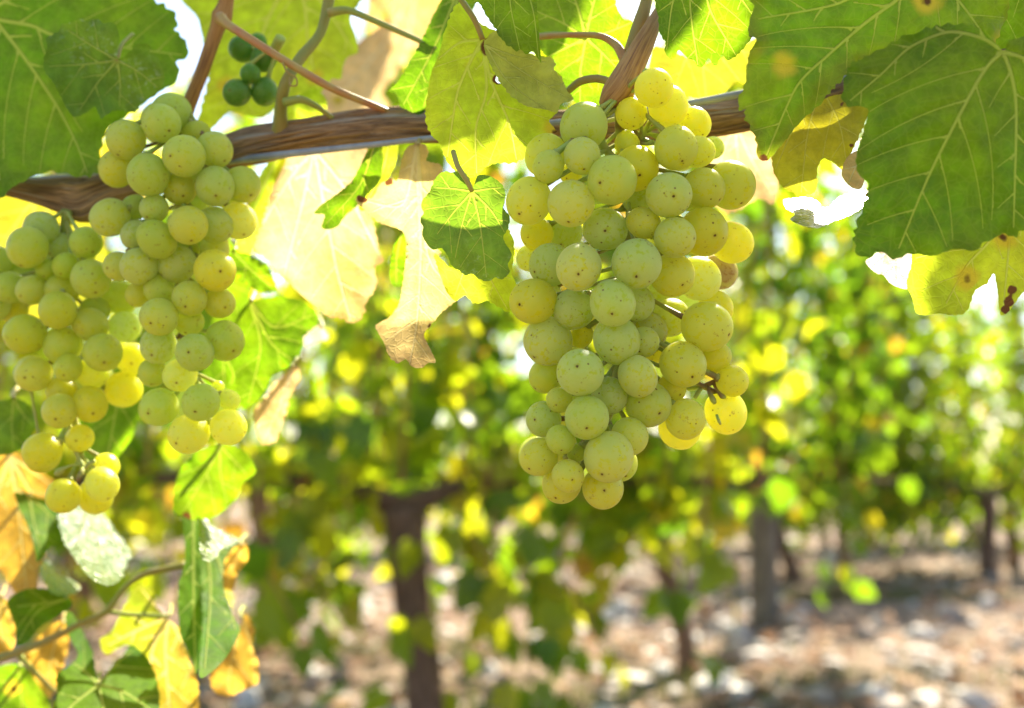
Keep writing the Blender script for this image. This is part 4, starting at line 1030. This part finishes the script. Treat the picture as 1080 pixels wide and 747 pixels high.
px_tube("petiole", [(18, 690, 0.47, 3), (30, 702, 0.475, 2.8), (58, 730, 0.485, 2.4)], M_PETIOLE, vine, 8, seed=16, origin=v_org, step=0.002)
px_tube("petiole", [(112, 645, 0.47, 2.5), (135, 648, 0.472, 2.3), (176, 650, 0.475, 2.2)], M_PETIOLE, vine, 8, seed=17, origin=v_org, step=0.002)

# unseen leaves added above the frame, picked to shadow SHADE and spare LIT points
SHADE = [(60, 60, .405), (60, 130, .405), (120, 90, .405), (150, 50, .405), (20, 160, .405), (110, 80, .385), (85, 100, .385), (980, 100, .288), (980, 180, .288), (1040, 150, .288), (940, 230, .288),
         (1050, 220, .288), (930, 140, .288), (1060, 80, .288), (920, 80, .288), (1000, 240, .288), (830, 60, .305), (900, 40, .305), (840, 110, .305), (950, 20, .305), (810, 140, .305), (490, 240, .322), (485, 205, .322), (510, 205, .322), (495, 225, .322),
         (500, 270, .322), (525, 20, .318), (550, 40, .318), (735, 30, .322), (710, 20, .322), (780, 30, .322), (500, 110, .332), (540, 120, .332), (480, 60, .332), (500, 150, .332), (560, 100, .332),
         (190, 250, .365), (190, 180, .365), (200, 350, .365), (160, 200, .365), (60, 300, .39), (60, 380, .39), (600, 220, .315), (600, 280, .315), (600, 400, .315), (640, 350, .315), (130, 150, .37), (230, 200, .37), (240, 360, .37), (170, 300, .37), (210, 430, .37), (170, 420, .37), (20, 270, .39), (100, 300, .39), (30, 350, .39), (100, 370, .39),  (640, 480, .315),
         (610, 150, .315), (110, 720, .435), (80, 760, .435), (70, 700, .435), (130, 710, .435), (150, 738, .435), (75, 735, .435), (110, 745, .435), (40, 645, .455), (1020, 300, .312)]
LIT = [(340, 240, .425), (330, 285, .425), (300, 210, .425), (370, 310, .425), (385, 240, .425), (440, 240, .36), (440, 320, .36), (430, 180, .36), (370, 90, .74), (790, 180, .43), (690, 93, .32), (706, 112, .325), (735, 130, .33),
       (671, 178, .325), (771, 195, .325), (742, 245, .325), (765, 435, .325), (771, 255, .325), (742, 199, .325), (745, 344, .325), (722, 440, .325), (870, 150, .345), (870, 220, .335), (750, 85, .42), (655, 90, .333),
       (160, 680, .475), (20, 560, .5), (250, 700, .49), (227, 285, .37), (300, 350, .44), (45, 476, .39), (67, 523, .39), (930, 285, .345), (100, 565, .48), (225, 565, .455), (235, 660, .455), (60, 610, .49), (345, 352, .47), (850, 222, .335), (285, 225, .425), (278, 252, .425), (312, 185, .425), (350, 180, .425), (360, 62, .74), (402, 60, .74), (425, 30, .74), (385, 105, .74), (440, 165, .36), (392, 214, .36)]
rng = np.random.default_rng(33)
n = 6000
C = np.stack([rng.uniform(-0.6, 0.85, n), rng.uniform(0.32, 1.35, n), rng.uniform(0.95, 1.9, n)], -1)
S = rng.uniform(0.055, 0.10, n)
V, F, T, W = leaf_cloud(C, S, np.random.default_rng(34), face_dir=-1.57)
sd = np.array(SUN_DIR)
hid = np.ones(n, bool)
pr_ = project(W.reshape(-1, 3))
hid = ~(((pr_[1] > -6) & (pr_[2] > 0)).reshape(n, -1).any(1))
def line_dist(q):
    w = W.mean(1) - np.array(P(*q))
    t = w @ sd
    return np.where(t > 0, np.linalg.norm(w - t[:, None] * sd, axis=1), 9.0)
dl = np.min([line_dist(q) for q in LIT], axis=0)
keep = np.zeros(n, bool)
for q in SHADE:
    d_ = line_dist(q)
    d_[~hid | (dl < S * 0.55)] = 9
    best = np.argsort(d_)[:2]
    keep[best[d_[best] < 0.04]] = True
thin = rng.random(n)
keep |= hid & (dl > S * 0.8) & (thin < 0.03)
W = W[keep]; m = len(LT_V)
F = (LT_F[None] + (np.arange(len(W)) * m)[:, None, None]).reshape(-1, 3)
T = T.reshape(n, m)[keep].ravel()
print("crown leaves", len(W))
crown = obj("crown", mesh_np("crown", W.reshape(-1, 3) - np.array(v_org), F, attrs={"tint": T}), M_FOLIAGE, vine)  # out of view, added only to shape the sunlight below

strips = []
rs = np.random.default_rng(77)
armc = [(240, 162, 0.408, 17), (275, 153, 0.40, 20), (330, 142, 0.392, 18), (400, 134, 0.386, 18), (450, 132, 0.384, 18), (540, 136, 0.382, 18), (640, 136, 0.381, 19), (700, 132, 0.381, 19), (790, 120, 0.376, 18), (890, 99, 0.37, 15)]
ax_ = catmull(np.array([[a, b, d * 1000, r] for a, b, d, r in armc]), 6)
for k in range(46):
    i0 = rs.integers(0, len(ax_) - 12); ln = rs.integers(6, 26); ph = rs.uniform(-1.35, 1.35) + math.pi
    q, rr = [], []
    for i in range(i0, min(i0 + ln, len(ax_)), 3):
        a, b, d, r = ax_[i]; e = 1.0 + 0.10 * rs.random() + (0.25 * rs.random() if i == i0 else 0)
        ph += rs.normal(0, 0.05)
        dd = d / 1000 + math.cos(ph) * r * e * K * d / 1000
        q.append(np.array(P(a, b + math.sin(ph) * r * e, dd))); rr.append(K * d / 1000 * rs.uniform(0.7, 1.9))
    if len(q) > 2:
        rr[0] *= 0.4; rr[-1] *= 0.4
        strips.append(tube_data(q, rr, 6, step=0.003))
tube_obj("bark_strips", strips, M_SHOOT, vine, origin=v_org)

# trellis wire along the arm
wire = empty("trellis_wire", P(400, 152, 0.377), "thin grey trellis wire running along the woody arm", "wire")
px_tube("strand", [(-80, 200, 0.45, 3.5), (120, 182, 0.44, 3.5), (240, 170, 0.405, 4), (300, 163, 0.386, 4), (400, 152, 0.377, 3.2), (520, 138, 0.372, 3), (640, 122, 0.369, 3.4), (730, 109, 0.369, 4), (795, 97, 0.364, 4.2), (900, 81, 0.36, 4), (1150, 40, 0.35, 4)], M_WIRE, wire, 10, 0, 0, 1, P(400, 152, 0.377), step=0.004)

# ------------------------------------------------------------------ grape bunches
def sphere_mesh(name, mat, k):
    rng = np.random.default_rng(900 + k)
    nu, nv = 40, 24
    V = [(0, 0, 1.0)]
    for j in range(1, nv):
        th = math.pi * j / nv
        for i in range(nu):
            ph = 2 * math.pi * i / nu
            V.append((math.sin(th) * math.cos(ph), math.sin(th) * math.sin(ph), math.cos(th)))
    V.append((0, 0, -1.0)); V = np.array(V)
    F4, F3 = [], []
    for j in range(nv - 2):
        for i in range(nu):
            a = 1 + j * nu + i; b = 1 + j * nu + (i + 1) % nu
            F4.append((a, a + nu, b + nu, b))
    for i in range(nu):
        F3.append((0, 1 + i, 1 + (i + 1) % nu)); o0 = 1 + (nv - 2) * nu
        F3.append((len(V) - 1, o0 + (i + 1) % nu, o0 + i))
    d = rng.normal(size=(4, 3))
    lump = sum(np.sin(V @ q * 1.6 + q[0] * 3) for q in d) * 0.008
    V = V * (1 + lump)[:, None] * np.array([1.0, rng.uniform(0.96, 1.0), rng.uniform(1.0, 1.07)])
    # shallow dimple at the scar and a small shoulder at the stalk
    r = np.hypot(V[:, 0], V[:, 1])
    V[:, 2] += np.where(V[:, 2] < 0, 1, -1) * 0.035 * np.exp(-(r / 0.16) ** 2)
    me = mesh_np(name, V, [np.array(F4), np.array(F3)])
    me.materials.append(mat)
    return me
BERRIES = [sphere_mesh("berry", M_BERRY, k) for k in range(4)]
BERRIES_G = [sphere_mesh("unripe_berry", M_BERRY_GREEN, k) for k in range(2)]

def bunch(name, label, berries, d0, axis, thick, seed, meshes=BERRIES, warm0=0.35, bloom0=0.8, back=0, stem_extra=(), stem_mat=None, group="grape bunches on the foreground vine", tight=0.93, dmax=0.06):
    rng = np.random.default_rng(seed)
    ax = np.array([np.array(P(a, b, d0 + dd)) for a, b, dd in axis])
    org = Vector(ax[0])
    root = empty(name, org, label, "grape bunch", group)
    axc = catmull(ax, 0.004)
    axpx = np.array([(a, b) for a, b, dd in axis], float)
    placed = []
    cx = np.mean([b[0] for b in berries])
    for b in sorted(berries, key=lambda q: q[3]):
        px, py, r, lay = b[:4]
        # centre line depth and the bulge of the bunch towards the camera
        ax_x = np.interp(py, axpx[:, 1], axpx[:, 0])
        off = (px - ax_x) / thick
        base = d0 + lay * 0.013 + 0.012 * (abs(off) ** 2)
        dmin = base
        for (qx, qy, qr, qd) in placed:
            rs = (r * K * base + qr * K * qd) * tight
            dx, dy = (px - qx) * K * base, (py - qy) * K * base
            h2 = rs * rs - dx * dx - dy * dy
            if h2 > 0:
                lo, hi = qd - math.sqrt(h2), qd + math.sqrt(h2)
                if lo < dmin < hi: dmin = hi
        # second pass: push until free of everything placed
        for _ in range(4):
            for (qx, qy, qr, qd) in placed:
                rs = (r * K * dmin + qr * K * qd) * tight
                dx, dy = (px - qx) * K * dmin, (py - qy) * K * dmin
                h2 = rs * rs - dx * dx - dy * dy
                if h2 > 0 and abs(dmin - qd) < math.sqrt(h2) - 1e-5:
                    dmin = qd + math.sqrt(h2)
        dmin = min(dmin, d0 + dmax)
        placed.append((px, py, r, dmin))
        b_all.append((root, px, py, r, dmin, b[4] if len(b) > 4 else {}))
    n_front = len(placed)
    # berries at the back of the bunch, filling it
    tries = 0
    while len(placed) < n_front + back and tries < 4000:
        tries += 1
        k = rng.integers(n_front)
        qx, qy, qr, qd = placed[k]
        ax_x = np.interp(qy, axpx[:, 1], axpx[:, 0])
        px = qx + (ax_x - qx) * rng.uniform(0.1, 0.6) + rng.normal(0, 8); py = qy + rng.normal(0, 12); r = rng.uniform(17, 23)
        dd = d0 + rng.uniform(0.03, dmax + 0.012)
        # hidden outline: must lie within the front silhouettes
        cov = all(any(math.hypot(px + r * 0.9 * math.cos(a) - q[0], py + r * 0.9 * math.sin(a) - q[1]) < q[2] for q in placed[:n_front]) for a in np.linspace(0, 6.28, 10))
        if not cov: continue
        ok = True
        for (ux, uy, ur, ud) in placed:
            if math.sqrt(((px - ux) * K * dd) ** 2 + ((py - uy) * K * dd) ** 2 + (dd - ud) ** 2) < (r * K * dd + ur * K * ud) * 0.86: ok = False; break
        if ok:
            placed.append((px, py, r, dd)); b_all.append((root, px, py, r, dd, {}))
    tubes = [tube_data(ax, [0.0021] + [0.0017] * (len(ax) - 2) + [0.001], 9, 0.05, 0.1, seed, step=0.002)]
    for (rt, px, py, r, dd, pr) in b_all:
        if rt is not root: continue
        c = np.array(P(px, py, dd)); R = r * K * dd
        k = int(np.argmin(np.linalg.norm(axc - (c + [0, 0, R * 0.9]), axis=1)))
        a = axc[max(0, k - 2)]
        out = c - axc[k]; ln = np.linalg.norm(out); out = out / (ln + 1e-6)
        s_dir = out * 0.75 + np.array([0, 0, -0.55]) + rng.normal(0, 0.42, 3)
        if rng.random() < 0.45: s_dir = s_dir + np.array([0, -0.7, 0])
        if 'scar' in pr: s_dir = np.array(pr['scar'], float)
        s_dir /= np.linalg.norm(s_dir)
        o = bpy.data.objects.new("berry", meshes[rng.integers(len(meshes))])
        COL.objects.link(o); o.parent = root
        o.location = Vector(c) - org
        o.rotation_mode = 'QUATERNION'
        o.rotation_quaternion = (-Vector(s_dir)).to_track_quat('Z', 'Y') @ Quaternion((0, 0, 1), rng.uniform(0, 6.28))
        o.scale = (R * rng.uniform(0.97, 1.02), R * rng.uniform(0.97, 1.02), R * rng.uniform(0.98, 1.06))
        o["warm"] = float(pr.get('warm', np.clip(rng.normal(warm0, 0.22), 0, 1)))
        o["bloom"] = float(pr.get('bloom', np.clip(rng.normal(bloom0, 0.2), 0.1, 1)))
        o["blush"] = float(pr.get('blush', 0.0))
        if pr.get('label'): o["label"] = pr['label']
        top = c - s_dir * R * 0.97
        mid = (top * 0.55 + a * 0.45) - s_dir * R * 0.12
        tubes.append(tube_data([top, mid, a], [0.0011, 0.0007, 0.0008], 6, step=0.0025))
        tubes.append(tube_data([top + s_dir * R * 0.03, top - s_dir * 0.0012], [0.0017, 0.0011], 7, step=0.001))
    for st in stem_extra:
        p = [np.array(P(a, b, d)) for a, b, d, r in st]; rr = [r * K * d for a, b, d, r in st]
        tubes.append(tube_data(p, rr, 7, 0.05, 0.1, 2, step=0.0012))
    tube_obj("stem", tubes, stem_mat or M_STEM, root, origin=org)
    return root

b_all = []
W1 = dict(warm=0.8, bloom=0.25)  # yellower colour standing in for sunlight on bright berries
W2 = dict(warm=0.65, bloom=0.5)
GB = dict(warm=0.0, bloom=1.0)
main = [
 (689.8, 93, 20.5, .5, W1), (704.7, 111.8, 21.5, 1, W1), (666, 120, 17.5, 1.5, W1), (733.6, 130, 17, 1.5, W1), (713, 156.4, 23.5, .5, W2), (735, 160, 18, 1, W2),
 (671, 178, 24.5, 1, dict(warm=1.0, bloom=0.1)), (615.5, 133.5, 25, 1), (645.7, 190, 25.7, 0), (613.9, 164.8, 19.8, 0), (576, 163.6, 23, 1, W2), (578, 176, 17, 0),
 (557.7, 212, 25.5, .1, W2), (602.3, 215, 24.7, 0), (705.4, 205.8, 25, 0), (728, 205, 18, 1), (742, 198.6, 21.5, .7, W2), (771, 195, 25.5, 1, W2), (752, 156, 12, 2), (602, 184, 12, 2, W1),
 (662, 152, 14, 2), (672, 210, 16, 2),
 (638.4, 241.5, 23.7, 1, GB), (678.7, 235.4, 17.8, .5, W2), (712, 250.6, 21.4, 0), (742, 244.6, 26, .6, W1), (771, 255.5, 22, 1, W1), (671.5, 278.3, 26.5, 0, dict(warm=.1, bloom=.9)), (610.7, 282, 25.3, 0),
 (566, 247, 17.5, 1.5, W1), (596, 246, 18.5, 1.5), (560, 272, 15, 1.7), (580.6, 279.5, 23, 1, GB), (709.5, 290.4, 23.3, 1, W2), (737, 294, 22.5, 1.2), (759, 286.5, 18.5, 1.6, dict(warm=.3, bloom=.5, blush=0.9, label="purplish brown blushed berry")),
 (562.5, 318, 25, .6), (606, 325.3, 22, 1, GB), (646, 319.8, 25.7, 0), (672, 320, 19, 1.4, GB), (696, 313, 19, 1.5), (707, 335, 20.5, 1.4), (745.7, 344.6, 26.3, .7, W2), (755, 325, 18.5, 1.2, W1),
 (684, 350, 20, 1.2), (679, 361, 16.5, 1.1), (578, 360, 25.8, .6), (650.5, 359, 25, .1, dict(warm=.1, bloom=.9)), (613, 354, 13, 2, W1), (689, 369, 15, 1.5, W1),
 (720.4, 384.5, 24.8, .7, W2), (754, 377, 17, 1.2, W1), (612, 393, 25.2, 0, dict(warm=.1, bloom=.9)), (576, 396.5, 19, 1.2), (672.7, 397, 21, .4), (643, 417, 19, 1, GB), (684, 426.6, 24.7, .8), (708, 410, 16, 1.3, W1),
 (772, 402, 16.8, .8, W1), (765.4, 435, 23, 1.0, W1), (722.8, 442.3, 21.2, .9, W2), (716.7, 452, 22.5, 1.4, W1), (619, 440.6, 24, 0, dict(warm=.15, bloom=.6)), (590, 422, 14, .8), (573.4, 442.3, 18.8, .8),
 (591.4, 464, 16, 0, dict(warm=.15, bloom=.4)), (568.5, 482, 20.2, .6, W2), (642, 481.6, 26.2, 0), (663.7, 460.4, 20.2, .7), (652, 488, 20, .8), (608, 478, 10, 1, dict(warm=0, bloom=.3)), (599, 502, 17.4, 0, W2), (592.7, 510, 21.5, .6, W2), (636, 514.6, 22.2, .7, W2)]
rach = [(640, 108, .335, 5.5), (636, 125, .337, 5), (634, 148, .338, 5), (645, 165, .34, 4.5), (655, 180, .342, 4)]
tuft = [[(655, 178, .342, 4), (668, 158, .338, 3.6), (678, 142, .336, 3.2), (686, 128, .335, 2.6)],
        [(676, 145, .336, 2.6), (666, 134, .334, 2.2), (660, 130, .333, 3.4), (657, 128, .333, 2.6)], [(680, 140, .336, 2.4), (690, 134, .334, 2.2), (699, 131, .333, 3.4), (702, 130, .333, 2.4)],
        [(684, 132, .335, 2.2), (690, 124, .334, 2.0), (695, 121, .333, 3.2), (698, 120, .333, 2.2)], [(672, 150, .337, 2.4), (682, 152, .335, 2.2), (690, 150, .334, 3.2)], [(668, 158, .338, 2.2), (676, 166, .336, 2.4), (680, 172, .335, 3)],
        [(674, 146, .336, 2.2), (677, 136, .333, 2), (674, 128, .332, 3.2)],
        [(725, 410, .345, 3), (740, 408, .340, 2.6), (752, 403, .338, 2.4), (760, 398, .338, 2)], [(746, 406, .339, 2), (748, 414, .336, 2.4), (752, 422, .335, 3.4), (754, 426, .335, 2)], [(752, 403, .338, 2), (757, 412, .336, 2.2), (762, 418, .335, 3.4), (765, 420, .335, 2)],
        [(740, 408, .34, 2), (735, 416, .338, 2.6), (733, 420, .337, 2)], [(756, 438, .328, 1.6), (758, 444, .326, 1.9), (760, 448, .326, 1.2)], rach]
bunch("grape_bunch", "largest and sharpest bunch of pale green grapes in the centre right", main, 0.312,
      [(655, 100, 0.02), (655, 150, 0.028), (665, 220, 0.03), (660, 300, 0.03), (655, 370, 0.028), (640, 440, 0.024), (610, 500, 0.018)], 120, 1, back=24, stem_extra=tuft, warm0=0.38, bloom0=0.75, dmax=0.055)

left = [
 (133, 147, 20.3, .4), (170.4, 130.2, 20.3, .3), (180.5, 120, 21.3, 1, dict(warm=0, bloom=.5)), (194, 164.7, 22, 0), (208, 143, 15.5, 1.2), (226.3, 157.5, 19, .6), (123.9, 178, 19.3, .7, W2), (156.4, 184.7, 22, 0), (189.4, 199.6, 17.6, .8),
 (227, 196.7, 21.2, .3), (255, 195, 19.5, .7), (116.6, 229.3, 19.5, .5), (142, 219, 14, .5), (162.4, 220, 15, .3), (198.6, 237.7, 20.2, 0, W2), (226.3, 237.7, 19, .7), (251.6, 233.4, 19.6, .9), (143, 248, 15, .8, GB), (165.3, 252.7, 20, 0), (227, 262, 15, 1.5), (195, 266, 15, 1.4),
 (146.7, 281.3, 19.8, .2), (125, 281, 15.5, .7), (186.5, 279, 19.5, .9), (227, 285.4, 22.8, .2, dict(warm=.8, bloom=.3)), (199.8, 315, 18.6, .3), (168.5, 306.6, 16, .8), (145.5, 311, 13, 1.2), (231.6, 320, 16.8, .8, W2), (167.7, 334.3, 20, 0), (199.8, 340, 15, .9),
 (237, 359.6, 21, .5, dict(warm=.1, bloom=.3)), (205.3, 372, 20.4, 0), (167.2, 364.5, 19, .6), (161, 393, 15, .9), (190, 396, 18, .6), (211.8, 424.7, 20.2, 0), (168.4, 429, 20, .3), (242, 422, 11, .5), (230, 408, 6.5, .9, dict(warm=0, bloom=.2)), (199.5, 458, 21, .4, W2), (241, 450.7, 19.3, .4, W2)]
bunch("grape_bunch", "upper left bunch of pale green grapes hanging in front of the arm", left, 0.362,
      [(196, 110, 0.02), (190, 170, 0.026), (190, 250, 0.028), (190, 330, 0.028), (205, 400, 0.022), (212, 440, 0.018)], 90, 2, back=18, warm0=0.14, bloom0=0.6, dmax=0.042)  # greener berries put shade into this bunch's colour

far = [
 (29, 260.6, 20.5, .2), (43.4, 241, 18, .9, GB), (90.8, 255.8, 16.8, .2, dict(warm=0, bloom=.3)), (69.9, 280.4, 14, .4), (62.6, 260.6, 15, 1, GB), (95.9, 294.3, 20.2, 0), (49.4, 284.7, 11, .8), (33.7, 306, 16, .6), (11, 303, 17, .8), (65, 306.4, 17, .8), (60.7, 327.3, 19.3, 0), (95.2, 342.5, 17.6, .3), (100, 328, 16, .9),
 (26.5, 352.6, 21.3, .2), (66.3, 364.2, 20, .4), (108.4, 372, 20, 0), (14, 326, 14, 1.4, W1), (72.3, 388.3, 14.5, .1), (140, 379, 17, 1.4, W1), (36, 394.8, 18.6, .4, W2), (97.6, 394, 16, .7), (130, 411, 19, 1.3, W1), (65, 412, 15, .8, W1), (63.1, 433.4, 18, .2, W2), (95.2, 426.6, 18.6, .6, W1),
 (84.3, 462.3, 14.6, .6, W1), (44.6, 475.2, 18.9, .2, W1), (45, 480, 18.5, 1.3, W1), (67, 523, 18, .1, W1), (107.5, 511, 17.5, .2, W2), (101, 523, 18, .9, W1), (112, 491.7, 13.5, .7, W1), (131.8, 345, 17, .9), (127.5, 314, 19, 1.2), (-8, 320, 18, 1), (-6, 275, 17, 1)]
fst = [[(72, 440, .395, 2), (78, 470, .392, 2.2), (86, 490, .39, 2.6), (92, 500, .39, 2.6)], [(86, 490, .39, 1.8), (76, 491, .387, 1.4), (68, 494, .386, 2), (63, 497, .386, 4), (59, 501, .386, 2.5)], [(80, 472, .392, 1.6), (70, 466, .39, 1.4), (58, 462, .388, 1.5)], [(88, 494, .389, 2), (84, 502, .386, 3), (82, 508, .386, 2)], [(90, 494, .388, 2), (96, 488, .386, 2.8), (100, 486, .386, 2)], [(30, 395, .397, 1.8), (36, 430, .399, 1.5), (41, 462, .397, 1.5)]]
bunch("grape_bunch", "far left bunch of pale green grapes with a straggling lower end", far, 0.385,
      [(70, 222, 0.02), (66, 270, 0.026), (68, 330, 0.026), (72, 390, 0.024), (78, 440, 0.016), (88, 500, 0.01)], 80, 3, back=12, stem_extra=fst, warm0=0.14, bloom0=0.5, dmax=0.045)  # greener berry colour stands in for shade here too

unripe = [(256, 52, 14.5, .4), (278, 62, 14, .6), (250, 98, 14.5, 0), (264, 78, 10.5, 0), (279, 97, 14.5, .3), (272, 45, 10, .9)]
bunch("grape_bunch", "small cluster of dark green unripe grapes beside the brown shoot at top left", unripe, 0.395,
      [(296, 40, 0.0), (284, 62, 0.008), (268, 70, 0.012), (262, 90, 0.012)], 40, 4, meshes=BERRIES_G, bloom0=0.15, stem_mat=M_STEM, dmax=0.04)
